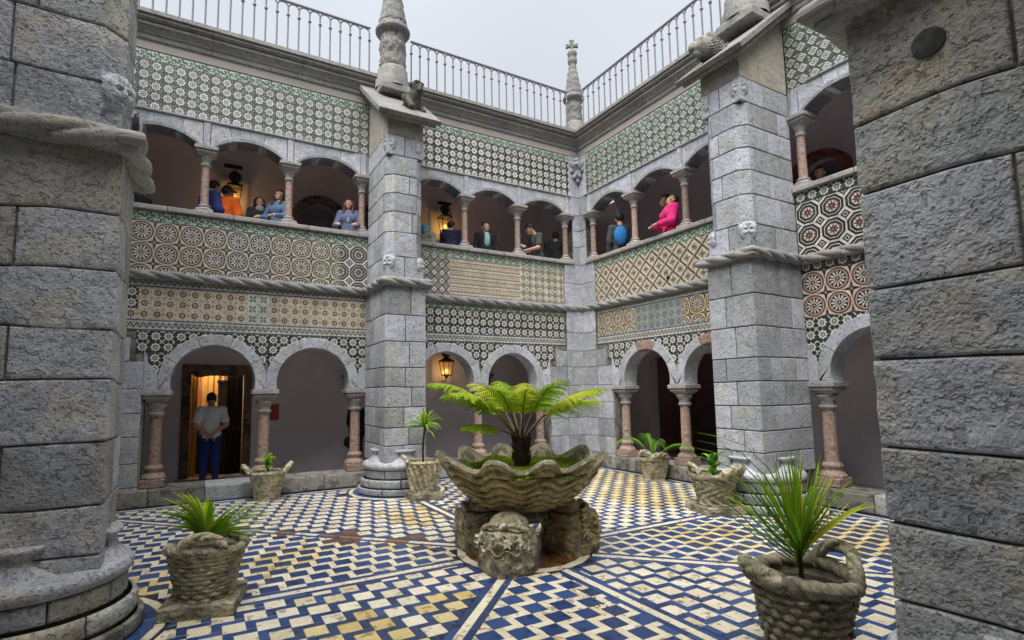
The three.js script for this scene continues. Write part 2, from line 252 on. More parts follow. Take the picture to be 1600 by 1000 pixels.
M.wood = std({ map: sootMap, color: rgb(.55, .32, .2), roughness: .6 });
const glaze = (r, g, b, ro = .32) => std({ map: speck, bumpMap: speckBump, bumpScale: .0016, color: rgb(r, g, b), roughness: ro });
M.white = [glaze(.82, .735, .55), glaze(.78, .69, .50), glaze(.85, .78, .61), glaze(.74, .62, .42)];
M.yellow = [glaze(.76, .60, .26), glaze(.70, .53, .22), glaze(.78, .65, .34)];
M.blue = [glaze(.035, .075, .22), glaze(.028, .058, .17), glaze(.045, .09, .25), glaze(.04, .068, .15)];
M.joint = std({ map: sootMap, color: rgb(.13, .13, .15) });
M.leaf = (r, g, b, tr = .45) => new THREE.MeshPhysicalMaterial({ color: rgb(r, g, b), roughness: .75, specularIntensity: .35, transmission: tr, thickness: 0, side: THREE.DoubleSide });
M.trunk = std({ color: rgb(.035, .02, .013), roughness: 1 });
M.soil = std({ map: sootMap, bumpMap: mossBump, bumpScale: .03, color: rgb(.18, .15, .12) });

// ---- printed azulejo tiles: each canvas is a repeat of two by two tiles
const PAT = {};
function pattern(name, bg, draw, worn = .5) {
  const S = 192, cv = document.createElement('canvas'); cv.width = cv.height = S; const g = cv.getContext('2d'); g.fillStyle = bg; g.fillRect(0, 0, S, S); g.lineCap = 'round'; g.lineJoin = 'round';
  const k = {
    g, S,
    ring(x, y, r, w, c) { g.strokeStyle = c; g.lineWidth = w * S; g.beginPath(); g.arc(x * S, y * S, r * S, 0, 7); g.stroke(); },
    disc(x, y, r, c) { g.fillStyle = c; g.beginPath(); g.arc(x * S, y * S, r * S, 0, 7); g.fill(); },
    line(x0, y0, x1, y1, w, c) { g.strokeStyle = c; g.lineWidth = w * S; g.beginPath(); g.moveTo(x0 * S, y0 * S); g.lineTo(x1 * S, y1 * S); g.stroke(); },
    petals(x, y, n, r0, r1, w, c, a0 = 0) { g.fillStyle = c; for (let i = 0; i < n; i++) { const a = a0 + i / n * Math.PI * 2; g.save(); g.translate(x * S, y * S); g.rotate(a); g.beginPath(); g.ellipse((r0 + r1) / 2 * S, 0, (r1 - r0) / 2 * S, w * S, 0, 0, 7); g.fill(); g.restore(); } },
    star(x, y, n, r0, r1, c, a0 = 0) { g.fillStyle = c; g.beginPath(); for (let i = 0; i < n * 2; i++) { const a = a0 + i / n * Math.PI, r = i % 2 ? r0 : r1; g.lineTo((x + r * Math.cos(a)) * S, (y + r * Math.sin(a)) * S); } g.closePath(); g.fill(); },
    poly(pts, c, w) { g.beginPath(); pts.forEach((p) => g.lineTo(p[0] * S, p[1] * S)); g.closePath(); if (w) { g.strokeStyle = c; g.lineWidth = w * S; g.stroke(); } else { g.fillStyle = c; g.fill(); } },
    quad(f) { for (const [x, y] of [[.25, .25], [.75, .25], [.25, .75], [.75, .75]]) f(x, y); },
    around(f) { for (const [x, y] of [[0, 0], [1, 0], [0, 1], [1, 1]]) f(x, y); },
  };
  draw(k);
  const im = g.getImageData(0, 0, S, S), d = im.data, q = rng(name.length * 77 + name.charCodeAt(0));
  for (let j = 0; j < S; j++) for (let i = 0; i < S; i++) { const o = (j * S + i) * 4, f = .86 + .2 * pf(i / S, j / S, 10, name.length * 9, 4) + .08 * (q() - .5), w = worn * sstep(.66, .76, pf(i / S, j / S, 14, 7 + name.length, 3)); for (let c = 0; c < 3; c++) d[o + c] = clamp(lerp(d[o + c] * f, [168, 160, 145][c], w), 0, 255); }
  g.putImageData(im, 0, 0);
  const t = new THREE.CanvasTexture(cv); t.colorSpace = THREE.SRGBColorSpace; t.wrapS = t.wrapT = THREE.RepeatWrapping;
  PAT[name] = [1, .88, 1.1].map((m) => std({ map: t, color: rgb(.78 * m, .76 * m, .78 * m), roughness: .35 }));
}
pattern('rosette', '#707a72', (k) => {
  k.quad((x, y) => {
    k.line(x - .25, y - .25, x + .25, y + .25, .028, '#3a4540'); k.line(x - .25, y + .25, x + .25, y - .25, .028, '#3a4540');
    k.petals(x - .25, y - .25, 4, .02, .11, .03, '#c9cec4'); k.petals(x - .25, y, 4, 0, .07, .03, '#a9b3aa'); k.petals(x, y - .25, 4, 0, .07, .03, '#a9b3aa');
    k.disc(x, y, .222, '#262e2b'); k.petals(x, y, 8, .06, .2, .064, '#f6f7f0'); k.disc(x, y, .165, '#f4f5ee'); k.ring(x, y, .105, .03, '#3e4844'); k.disc(x, y, .055, '#8d968f'); k.disc(x, y, .025, '#39433f');
  });
});
pattern('daisy', '#2a3130', (k) => {
  k.quad((x, y) => { k.petals(x, y, 8, .07, .215, .05, '#f4f3ea'); k.disc(x, y, .1, '#f4f3ea'); k.disc(x, y, .068, '#2a3030'); k.disc(x, y, .034, '#e9e6d8'); k.disc(x - .25, y - .25, .085, '#dfe3d8'); k.star(x - .25, y - .25, 4, .03, .08, '#414d48', .785); k.petals(x - .25, y, 2, .02, .07, .03, '#d9cf9e', 1.57); k.petals(x, y - .25, 2, .02, .07, .03, '#b9c9c0'); });
});
pattern('lozenge', '#59675f', (k) => {
  k.quad((x, y) => { k.poly([[x, y - .215], [x + .215, y], [x, y + .215], [x - .215, y]], '#eef0e6'); k.poly([[x, y - .13], [x + .13, y], [x, y + .13], [x - .13, y]], '#48564f', .03); k.disc(x, y, .05, '#56665d'); k.disc(x - .25, y - .25, .105, '#dfe3d4'); k.disc(x - .25, y - .25, .06, '#50605a'); k.disc(x - .25, y - .25, .028, '#e3d8a8'); });
});
const circ = (ring, ring2, spoke, starC, dots) => (k) => {
  k.around((x, y) => { k.star(x, y, 4, .10, .43, starC); k.star(x, y, 4, .07, .33, '#f1ebd9'); k.petals(x, y, 4, .03, .25, .035, dots); k.petals(x, y, 4, .02, .13, .035, ring, .785); k.disc(x, y, .04, '#efe8d2'); });
  k.disc(.5, .5, .475, '#f1ebda'); k.ring(.5, .5, .425, .085, ring); k.ring(.5, .5, .37, .026, '#f1ebda'); k.disc(.5, .5, .355, ring2); k.petals(.5, .5, 12, .15, .335, .036, '#f3efe2'); k.petals(.5, .5, 12, .24, .31, .014, spoke, .26); k.disc(.5, .5, .15, '#f1ecdf'); k.petals(.5, .5, 8, .03, .14, .026, ring2); k.disc(.5, .5, .04, '#e6d9b4');
};
pattern('wheel_brown', '#e3dcc6', circ('#7b6350', '#3d3a36', '#55645f', '#39453f', '#2d3a36'));
pattern('wheel_blue', '#dfdcc9', circ('#5f6663', '#28373c', '#2f4a56', '#39514b', '#24424a'));
pattern('wheel_green', '#e1ddc2', circ('#6a6a4c', '#3f4436', '#4a6b5d', '#5e7a58', '#2f5143'));
pattern('wheel_rust', '#e9e3d3', circ('#7d4a36', '#241e1c', '#2c2a2c', '#20201f', '#191a1c'));
pattern('wheel_ochre', '#e6dcba', circ('#8a6b35', '#3f3a30', '#56603f', '#4a5a4a', '#303c38'));
const oct = (out, mid, cen) => (k) => {
  const o = (r, x = .5, y = .5) => Array.from({ length: 8 }, (_, i) => [x + r * Math.cos((i + .5) * Math.PI / 4), y + r * Math.sin((i + .5) * Math.PI / 4)]);
  k.poly(o(.5), out); k.poly(o(.4), '#ece7da'); k.poly(o(.365), out); k.poly(o(.285), mid); k.poly(o(.235), '#eae4d4'); k.petals(.5, .5, 8, .05, .2, .04, cen); k.disc(.5, .5, .06, cen); k.disc(.5, .5, .03, '#e8dfcc');
  k.around((x, y) => { k.poly([[x - .2, y], [x, y - .2], [x + .2, y], [x, y + .2]], out); k.poly([[x - .12, y], [x, y - .12], [x + .12, y], [x, y + .12]], '#ece7da'); k.poly([[x - .07, y], [x, y - .07], [x + .07, y], [x, y + .07]], out); });
};
pattern('octagon', '#ece7da', oct('#34393a', '#6f736d', '#474d4c'));
pattern('octagon_rust', '#f1ece0', oct('#1d1f1f', '#77756e', '#5f3324'));
pattern('trellis_brown', '#ddd6bd', (k) => {
  for (const [a, b, c, d] of [[0, .5, .5, 0], [.5, 0, 1, .5], [0, .5, .5, 1], [.5, 1, 1, .5]]) { k.line(a, b, c, d, .17, '#efe8d4'); k.line(a, b, c, d, .115, '#4d3324'); k.line(a, b, c, d, .022, '#b89a72'); }
  k.petals(.5, .5, 4, .03, .2, .075, '#363e38', .785); k.petals(.5, .5, 4, .06, .17, .03, '#e5dfc9', .785); k.disc(.5, .5, .05, '#8d7048'); k.around((x, y) => { k.petals(x, y, 4, .03, .2, .07, '#394a42', 0); k.petals(x, y, 4, .06, .16, .03, '#dfdac6', 0); k.disc(x, y, .05, '#59624e'); });
});
pattern('trellis_black', '#e6e4d4', (k) => { k.quad((x, y) => { k.poly([[x, y - .24], [x + .24, y], [x, y + .24], [x - .24, y]], '#1f2625', .07); k.poly([[x, y - .14], [x + .14, y], [x, y + .14], [x - .14, y]], '#58625c'); k.disc(x, y, .05, '#dcd9c4'); k.disc(x - .25, y - .25, .06, '#6c7a66'); }); });
pattern('bands', '#e2d8bd', (k) => { k.quad((x, y) => { k.line(x - .25, y - .19, x + .25, y - .19, .09, '#5f7182'); for (let i = 0; i < 4; i++) { k.disc(x - .19 + i * .125, y - .19, .03, '#e6e0cc'); k.disc(x - .19 + i * .125, y + .02, .045, i % 2 ? '#8a5f2c' : '#566878'); k.star(x - .125 + i * .125, y + .14, 4, .02, .075, '#a8742f'); } k.disc(x, y, .03, '#5d6d7c'); }); });
pattern('quatrefoil', '#e6e3cf', (k) => { k.quad((x, y) => { k.petals(x, y, 4, .02, .215, .095, '#252c2a'); k.petals(x, y, 4, .05, .17, .05, '#e4e0ca'); k.disc(x, y, .07, '#3c4742'); k.disc(x, y, .035, '#c9b98a'); k.disc(x - .25, y - .25, .085, '#4a504a'); k.disc(x - .25, y - .25, .05, '#dedac3'); k.star(x - .25, y, 4, .02, .08, '#71786a'); }); });
pattern('ring_white', '#39433f', (k) => {
  k.quad((x, y) => { k.line(x - .25, y, x + .25, y, .02, '#9fa79c'); k.line(x, y - .25, x, y + .25, .02, '#9fa79c'); k.star(x - .25, y - .25, 4, .05, .13, '#cfd2c6', .785); k.petals(x - .25, y - .25, 4, .02, .13, .03, '#e4e5da', .785); k.disc(x, y, .2, '#2c3634'); k.petals(x, y, 8, .1, .195, .05, '#f0f0e6'); k.disc(x, y, .155, '#eeeee4'); k.disc(x, y, .1, '#46504c'); k.disc(x, y, .06, '#dfe1d6'); k.disc(x, y, .025, '#49534f'); });
});
pattern('dot_cream', '#e9dfc6', (k) => { k.quad((x, y) => { k.line(x - .25, y - .25, x + .25, y + .25, .022, '#b79c74'); k.line(x - .25, y + .25, x + .25, y - .25, .022, '#b79c74'); k.disc(x, y, .12, '#efe7d2'); k.ring(x, y, .105, .055, '#45301f'); k.disc(x, y, .04, '#2a211b'); k.petals(x - .25, y, 4, .02, .1, .026, '#a9823f'); k.star(x - .25, y - .25, 8, .03, .085, '#7e8a86'); k.petals(x, y - .25, 4, .02, .1, .026, '#8b9690'); }); });
pattern('leafy_pale', '#dfe0d0', (k) => { k.quad((x, y) => { k.petals(x, y, 4, .03, .22, .05, '#6f8a86', .785); k.ring(x, y, .09, .02, '#57706e'); k.petals(x - .25, y - .25, 4, .02, .1, .03, '#92a49c'); k.disc(x, y, .04, '#dccf9a'); }); });
pattern('slate_blue', '#a8b0ac', (k) => { k.quad((x, y) => { k.ring(x, y, .15, .035, '#4e5c64'); k.petals(x, y, 8, .03, .12, .022, '#5c6a74'); k.disc(x, y, .03, '#d9dac9'); k.star(x - .25, y - .25, 4, .04, .14, '#5a666b'); k.star(x - .25, y - .25, 4, .02, .07, '#d6d8cb'); }); });
pattern('border_zigzag', '#dcdccf', (k) => { k.g.lineCap = 'butt'; for (const y0 of [0, .5]) { k.line(0, y0 + .035, 1, y0 + .035, .05, '#2f4a86'); k.line(0, y0 + .465, 1, y0 + .465, .05, '#39476b'); for (let i = 0; i < 4; i++) { const x = i * .25; k.line(x, y0 + .12, x + .125, y0 + .38, .045, '#333b3c'); k.line(x + .125, y0 + .38, x + .25, y0 + .12, .045, '#333b3c'); k.disc(x, y0 + .3, .035, '#6d7773'); k.disc(x + .125, y0 + .18, .035, '#6d7773'); } } });
pattern('border_green', '#e4e4d2', (k) => { for (const y0 of [0, .5]) { k.line(0, y0 + .03, 1, y0 + .03, .05, '#2f6f66'); for (let i = 0; i < 2; i++) { const x = i * .5; k.petals(x + .25, y0 + .27, 6, .04, .22, .055, i ? '#3f8a78' : '#2f7a70', .3); k.petals(x + .25, y0 + .27, 3, .05, .16, .03, '#d9c887', .6); k.star(x, y0 + .27, 4, .04, .17, '#26504f'); k.disc(x + .25, y0 + .27, .045, '#efead6'); } k.line(0, y0 + .475, 1, y0 + .475, .035, '#4b7e72'); } });
// ---------------------------------------------------------------- ground and paved court
struct('ground', uvBox(new THREE.PlaneGeometry(1600, 1600).rotateX(-Math.PI / 2).translate(0, -.35, 0)), M.mortar);
const COURT = new THREE.Group(); COURT.name = 'courtyard_floor'; COURT.userData.kind = 'structure'; scene.add(COURT);
camera.updateMatrixWorld(true); camera.updateProjectionMatrix();
{
  part(COURT, 'mortar_bed', box(L + .4, .3, L + .4, -C, -.157, C), M.joint);
  const a = .158, b = .066, gap = .0022, pieces = [], q = rng(21);
  const discs = [[-C, C, .715], [-C, .78, .86], [-.78, C, .86], [-C, L - .78, .86], [-L + .78, C, .86]];
  const add = (poly, kind) => {
    for (const [n, o] of [[[1, 0], L - .30], [[-1, 0], -.30], [[0, 1], -.30], [[0, -1], L - .30]]) poly = clip(poly, n[0], n[1], o);
    if (poly.length < 3) return;
    const m = (k) => poly.reduce((s, p) => s + p[k], 0) / poly.length;
    for (const [x, z, r] of discs) { const dx = m(0) - x, dz = m(1) - z, l = Math.hypot(dx, dz); if (l < r) return; if (l < r + .3) poly = clip(poly, dx / l, dz / l, -(dx * x + dz * z) / l - r); if (poly.length < 3) return; }
    if (Math.abs(area(poly)) < .0009) return;
    pieces.push([poly, kind]);
  };
  for (let k = 0; k < 8; k++) {
    const a0 = k * Math.PI / 4, am = a0 + Math.PI / 8, sx = Math.sign(Math.cos(am)), sz = Math.sign(Math.sin(am)), white = k % 2 === 1;
    const d0 = [Math.cos(a0), Math.sin(a0)], d1 = [Math.cos(a0 + Math.PI / 4), Math.sin(a0 + Math.PI / 4)], hw = .098;
    const wedge = (poly) => { poly = clip(poly, -d0[1], d0[0], -(-d0[1] * -C + d0[0] * C) - hw); return clip(poly, d1[1], -d1[0], -(d1[1] * -C - d1[0] * C) - hw); };
    for (let i = -45; i < 46; i++) for (let j = -45; j < 46; j++) {
      const ox = i * (a + b) - j * b, oz = -i * b + j * (a + b); if (ox < -.4 || oz < -.4 || ox > 5 || oz > 5) continue;
      const g2 = gap / 2, rect = (x0, y0, w, h) => [[x0 + g2, y0 + g2], [x0 + w - g2, y0 + g2], [x0 + w - g2, y0 + h - g2], [x0 + g2, y0 + h - g2]].map(([p, r]) => [-C + sx * (p + ox), C + sz * (r + oz)]);
      [[rect(0, 0, a, a), white], [rect(-b, a, a, b), !white], [rect(a - b, a, b, a), !white]].forEach(([p, w]) => { const r = wedge(p); if (r.length > 2) add(r, w ? 'w' : 'b'); });
    }
    for (let s = .73; s < 6.9; s += .30) for (const [o0, o1, kd] of [[-.036, .036, 'w'], [.039, .0965, 'b'], [-.0965, -.039, 'b']]) { // the radiating band
      const e = s + .30 - .0025, P = (t, o) => [-C + d0[0] * t - d0[1] * o, C + d0[1] * t + d0[0] * o]; add([P(s, o0), P(e, o0), P(e, o1), P(s, o1)], kd === 'w' ? 'line' : 'b');
    }
  }
  const arcs = (x, z, r0, r1, n, kd) => { for (let i = 0; i < n; i++) { const p = []; const A = (t, r) => { const an = (i + t) / n * Math.PI * 2; return [x + r * Math.cos(an), z + r * Math.sin(an)]; }; const g = .004 * n / 6; p.push(A(g, r0), A(1 - g, r0), A(1 - g, r1), A(g, r1)); const m = p.reduce((s, q) => [s[0] + q[0] / 4, s[1] + q[1] / 4], [0, 0]); if (m[0] > -.12 || m[0] < -L + .12 || m[1] < .12 || m[1] > L - .12) continue; pieces.push([p, kd]); } };
  arcs(-C, C, .62, .71, 22, 'line'); for (const [x, z] of discs.slice(1)) { arcs(x, z, .76, .83, 26, 'line'); arcs(x, z, .655, .757, 24, 'b'); }
  for (const w of ['A', 'B', 'C', 'D']) for (let u = .3; u < L - .3; u += .32) for (const [n0, n1, kd] of [[.125, .178, 'b'], [.181, .232, 'line'], [.235, .297, 'b']]) { const f = (uu, n) => { const p = WING[w].p(uu, 0, n); return [p[0], p[2]]; }; const m = f(u + .15, n0); if (discs.slice(1).some(([x, z, r]) => Math.hypot(m[0] - x, m[1] - z) < r)) continue; pieces.push([[f(u, n0), f(u + .3175, n0), f(u + .3175, n1), f(u, n1)], kd]); }
  // runs of yellow glaze and rusty stains, where the photograph has them
  const YEL = [[-6.9, 6.0, .8], [-6.1, 5.8, .5], [-1.6, 3.3, 1.9], [-.8, 2.0, 1.4], [-7.0, 3.9, .8], [-6.0, 4.0, .6], [-2.6, 5.4, .9], [-5.2, 2.9, .9], [-8.2, 4.2, .8], [-1.4, 6.4, 1.0], [-3.2, 6.6, .55], [-3.6, 1.8, 1.0]], STN = [[-6.35, 3.45, .62], [-5.75, 3.95, .5], [-6.9, 2.9, .4]];
  const near = (l, x, z) => l.reduce((m, [a, b, r]) => Math.max(m, 1 - Math.hypot(x - a, z - b) / r), 0);
  const pick = (poly, kd) => {
    const x = poly[0][0], z = poly[0][1], ye = .36 + .34 * Math.sqrt(near(YEL, x, z)) + .25 * (fb3(x * 1.1 + 3, z * 1.1, 1.5, 2) - .5) + .14 * (q() - .5), st = near(STN, x, z) + .6 * (fb3(x * 5, z * 5, 7, 2) - .5);
    if (st > .62) return M.stain[kd === 'b' ? 1 : q() < .5 ? 0 : 2];
    if (kd === 'line') return M.white[q() < .75 ? 0 : 2]; if (kd === 'b') return M.blue[ye > .57 ? 3 : Math.floor(q() * 3)];
    return ye > .575 ? M.yellow[Math.floor(q() * 3)] : M.white[Math.floor(q() * (q() < .12 ? 4 : 3))];
  };
  const ranked = pieces.map(([poly, kd]) => {
    const m = poly.reduce((s, p) => [s[0] + p[0] / poly.length, s[1] + p[1] / poly.length], [0, 0]), v = V3(m[0], 0, m[1]).project(camera), dist = Math.hypot(m[0] - camera.position.x, 1.7, m[1] - camera.position.z);
    const seen = Math.abs(v.x) < 1.02 && Math.abs(v.y) < 1.05 && v.z < 1 && Math.hypot(m[0] + C, m[1] - C) > .7;
    return { poly, kd, score: seen ? Math.abs(area(poly)) / dist ** 3 : 0 };
  }).sort((p, r) => r.score - p.score);
  const rest = new Map(); let n = 0;
  for (const { poly, kd, score } of ranked) {
    const g = slab(poly, -.006, rr(-.0008, .0014, q), .0022, q() * 3, q() * 3); if (!g) continue; const m = pick(poly, kd);
    if (n < 300 && score > 0) { n++; part(COURT, 'floor_tile', g, m); } else { if (!rest.has(m)) rest.set(m, []); rest.get(m).push(g); }
  }
  const gs = [], ms = []; for (const [m, l] of rest) { gs.push(J(l)); ms.push(m); }
  const field = new THREE.Mesh(mergeGeometries(gs, true), ms); field.name = 'floor_tile_field'; field.userData.kind = 'stuff'; field.receiveShadow = true; COURT.add(field);
  mesh(COURT, 'wet_slab', uvBox(new THREE.CylinderGeometry(.612, .612, .006, 40).translate(-C, -.003, C)), std({ map: mossMap, color: rgb(.8, .42, .22), roughness: .3 }));
}

// ---------------------------------------------------------------- galleries round the court
const GD = 2.2; // depth of the galleries
const rectPts = (u0, y0, u1, y1) => [[u0, y0], [u1, y0], [u1, y1], [u0, y1]];
function archTop(cu, half, ySpring, rise, n = 14) { const r = (half * half + rise * rise) / (2 * rise), cy = ySpring + rise - r, a = Math.asin(half / r), o = []; for (let i = 0; i <= n; i++) { const t = -a + 2 * a * i / n; o.push([cu + r * Math.sin(t), cy + r * Math.cos(t)]); } return o; }
const HOLE_D = { A: [[7.14, .0, 8.10, 2.14]], B: [[-.1, 0, 1.9, 2.5]], C: [], D: [] }, HOLE_U = { A: [5.68, 4.4], B: [4.42], C: [], D: [] };
for (const w of ['A', 'B', 'C', 'D']) {
  const t = thing('gallery_wall', { A: 'mauve plaster back wall of the gallery with the open doorway on the left', B: 'dim plaster back wall of the gallery behind the right hand arches', C: 'plaster back wall behind the near left pier, out of sight', D: 'plaster back wall behind the camera, out of sight' }[w], 'wall', WING[w].p(C, 0, -GD));
  const s = shapeOf(rectPts(w === 'A' || w === 'D' ? -GD - .3 : -GD + .002, -.1, w === 'A' || w === 'D' ? L + GD + .3 : L + GD - .002, 7.0));
  for (const [a, b, c, d] of HOLE_D[w]) s.holes.push(new THREE.Path(rectPts(a, b, c, d).map((p) => new THREE.Vector2(...p))));
  for (const cu of HOLE_U[w]) s.holes.push(new THREE.Path([[cu - .45, 3.62], [cu + .45, 3.62], ...archTop(cu, .45, 5.74, .28).reverse()].map((p) => new THREE.Vector2(...p))));
  part(t, 'plaster', at(w, extrude(s, .3, -GD - .3)), M.plaster);
  if (w === 'A') {
    const u0 = 7.14, u1 = 8.10, f = .15, wave = []; for (let i = 0; i <= 16; i++) wave.push([lerp(u0, u1, i / 16), 2.10 - .05 * Math.abs(Math.sin(i / 16 * Math.PI * 2)) - .02 * Math.sin(i)]);
    part(t, 'door_frame', at(w, extrude(shapeOf([[u0 - f, 0], [u0 - f, 2.14 + f], [u1 + f, 2.14 + f], [u1 + f, 0], [u1 - .01, 0], ...wave.reverse(), [u0 + .01, 0]]), .16, -GD - .12, .012)), std({ map: sootMap, color: rgb(.75, .48, .36) }));
    part(t, 'door_sill', at(w, box(1.36, .12, .4, 7.61, .02, -GD + .06)), M.soot[1]);
  }
  for (const cu of HOLE_U[w]) { // stone surround of an upper doorway
    const o = archTop(cu, .6, 5.76, .4), i = archTop(cu, .445, 5.735, .28).reverse();
    part(t, 'door_surround', at(w, extrude(shapeOf([[cu - .6, 3.6], ...o, [cu + .6, 3.6], [cu + .445, 3.6], ...i, [cu - .445, 3.6]]), .2, -GD - .12, .015)), w === 'B' ? std({ map: sootMap, color: rgb(1.2, .5, .4) }) : std({ map: sootMap, color: rgb(.9, .75, .55) }));
  }
}
{ // rooms behind the openings
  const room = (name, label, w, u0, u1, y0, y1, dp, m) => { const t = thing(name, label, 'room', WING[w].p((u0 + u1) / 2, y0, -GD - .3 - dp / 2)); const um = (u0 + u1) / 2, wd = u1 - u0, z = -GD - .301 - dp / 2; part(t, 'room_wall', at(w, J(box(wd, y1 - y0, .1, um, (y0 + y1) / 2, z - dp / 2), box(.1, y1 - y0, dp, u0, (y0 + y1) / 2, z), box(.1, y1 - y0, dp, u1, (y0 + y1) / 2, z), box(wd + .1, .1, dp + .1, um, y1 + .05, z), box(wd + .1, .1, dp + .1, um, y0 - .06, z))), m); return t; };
  const r = room('inner_room', 'room with ochre hangings seen through the lower left doorway', 'A', 6.5, 8.9, 0, 2.9, 2.2, std({ map: plasterMap, color: rgb(.9, .55, .3) }));
  const drape = (u, wd, n, c) => part(r, 'curtain', at('A', grid(28, 8, (a, v) => [u + (a - .5) * wd, .04 + v * 2.5, n + .03 * Math.sin(a * 26) + .01 * Math.sin(v * 5 + a * 9)], false, 1, 2)), std({ color: rgb(...c), roughness: .9, side: THREE.DoubleSide }));
  drape(8.08, .22, -2.66, [.62, .40, .10]); drape(7.68, .46, -3.25, [.58, .38, .12]); drape(7.22, .42, -2.72, [.02, .014, .012]); drape(8.5, .5, -2.9, [.4, .2, .05]);
  part(r, 'sideboard', at('A', J(rbox(1.5, .06, .46, .012, 7.55, .98, -2.95), ...[-.5, 0, .5].map((k) => rbox(.46, .86, .40, .012, 7.55 + k, .5, -2.96)))), std({ map: sootMap, color: rgb(.22, .11, .07), roughness: .5 }));
  part(r, 'cabinet', at('A', J(rbox(.62, 1.95, .4, .02, 7.28, .98, -3.3), rbox(.66, .06, .44, .015, 7.28, 1.98, -3.3))), M.dark);
  const lamp = thing('ceiling_lamp', 'small warm ceiling lamp inside the ochre room', 'lamp', WING.A.p(7.9, 2.68, -2.95)); mesh(lamp, 'bulb', new THREE.SphereGeometry(.06, 16, 12), new THREE.MeshStandardMaterial({ color: 0x000000, emissive: new THREE.Color(1, .62, .28), emissiveIntensity: .4 })); mesh(lamp, 'stem', new THREE.CylinderGeometry(.01, .01, .16, 8).translate(0, .14, 0), M.iron);
  const pl = new THREE.PointLight(new THREE.Color(1, .8, .55), .85, 0, 2); pl.position.set(...WING.A.p(7.9, 2.68, -2.95)); pl.castShadow = true; scene.add(pl);
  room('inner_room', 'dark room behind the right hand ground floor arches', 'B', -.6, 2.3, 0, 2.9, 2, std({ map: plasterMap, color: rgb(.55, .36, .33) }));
  room('inner_room', 'dark room behind the arched upper doorways of the left wing', 'A', 3.7, 6.4, 3.6, 6.2, 1.4, M.plaster);
  room('inner_room', 'dark room behind the red arched upper doorway on the right', 'B', 3.8, 5.1, 3.6, 6.2, 1.4, M.plaster);
  const d = thing('door', 'dark red wooden door leaf standing behind the second right arch', 'door', WING.B.p(2.45, 0, -GD + .06)); part(d, 'door_leaf', at('B', J(rbox(.9, 2.3, .06, .01, 2.45, 1.16, -GD + .05), ...[.5, 1.2, 1.85].map((y) => rbox(.7, .45, .03, .01, 2.45, y + .1, -GD + .085)))), std({ map: sootMap, color: rgb(.8, .26, .2), roughness: .5 }));
}
const ring4 = (y0, y1, n0, n1, top) => { const g = []; for (const w of ['A', 'B', 'C', 'D']) { const ext = w === 'A' || w === 'D'; g.push(at(w, extrude(shapeOf(rectPts(ext ? -GD - .3 : .002, y0, ext ? L + GD + .3 : L - .002, y1)), n1 - n0, n0))); } return J(g); };
struct('gallery_floor', ring4(-.3, 0, -GD - .3, -.04), M.stone[1]);
struct('upper_floor', ring4(3.3, 3.82, -GD - .3, -.362), M.plaster);
struct('terrace', ring4(7.36, 7.52, -GD - .3, -.362), M.soot[0]);
{ // vaulted ceilings
  const v = []; for (const [y, sp, cr] of [[0, 2.72, 3.27], [1, 6.32, 7.22]]) for (const w of ['A', 'B', 'C', 'D']) {
    v.push(at(w, grid(2, 16, (a, t) => { const th = Math.PI * t; return [lerp(-.9, L + .9, a), sp + (cr - sp) * Math.sin(th), -.362 - (GD - .362) * (.5 - .5 * Math.cos(th))]; }, false, 11, 3)));
  }
  struct('gallery_ceiling', J(v), M.plaster);
  const ribs = []; for (const w of ['A', 'B']) for (const u of [.02, C - .4, C + .4, L]) for (const [sp, cr] of [[2.68, 3.23], [6.27, 7.18]]) ribs.push(at(w, grid(3, 16, (a, t) => { const th = Math.PI * t, k = [[-.12, .05], [-.10, -.05], [.10, -.05], [.12, .05]][Math.round(a * 3)]; return [u + k[0], sp + (cr - sp + k[1]) * Math.sin(th), -.365 - (GD - .365) * (.5 - .5 * Math.cos(th))]; })));
  struct('ceiling_rib', J(ribs), M.plaster);
}

// ---------------------------------------------------------------- the tiled wings
const TS = .1735, tileGeo = {};
for (const w of ['A', 'B']) tileGeo[w] = [0, 1, 2, 3].map((q) => {
  const h = TS / 2 - .0011, b = .003, z = .012, pos = [], uv = [], qu = (q % 2) * .5, qv = Math.floor(q / 2) * .5, v = (x, y, zz) => { pos.push(x, y, zz); uv.push(qu + .5 * (x / TS + .5), qv + .5 * (y / TS + .5)); };
  const c = [[-h, -h], [h, -h], [h, h], [-h, h]], t = c.map((p) => [p[0] * (1 - b / h), p[1] * (1 - b / h)]);
  for (const k of [[0, 1, 2], [0, 2, 3]]) for (const i of k) v(t[i][0], t[i][1], z);
  for (let i = 0; i < 4; i++) { const k = (i + 1) % 4; v(c[i][0], c[i][1], z - b * .8); v(c[k][0], c[k][1], z - b * .8); v(t[k][0], t[k][1], z); v(c[i][0], c[i][1], z - b * .8); v(t[k][0], t[k][1], z); v(t[i][0], t[i][1], z); v(c[i][0], c[i][1], 0); v(c[k][0], c[k][1], 0); v(c[k][0], c[k][1], z - b * .8); v(c[i][0], c[i][1], 0); v(c[k][0], c[k][1], z - b * .8); v(c[i][0], c[i][1], z - b * .8); }
  return at(w, fromArrays(pos, null, uv), true);
});
const tq = rng(99);
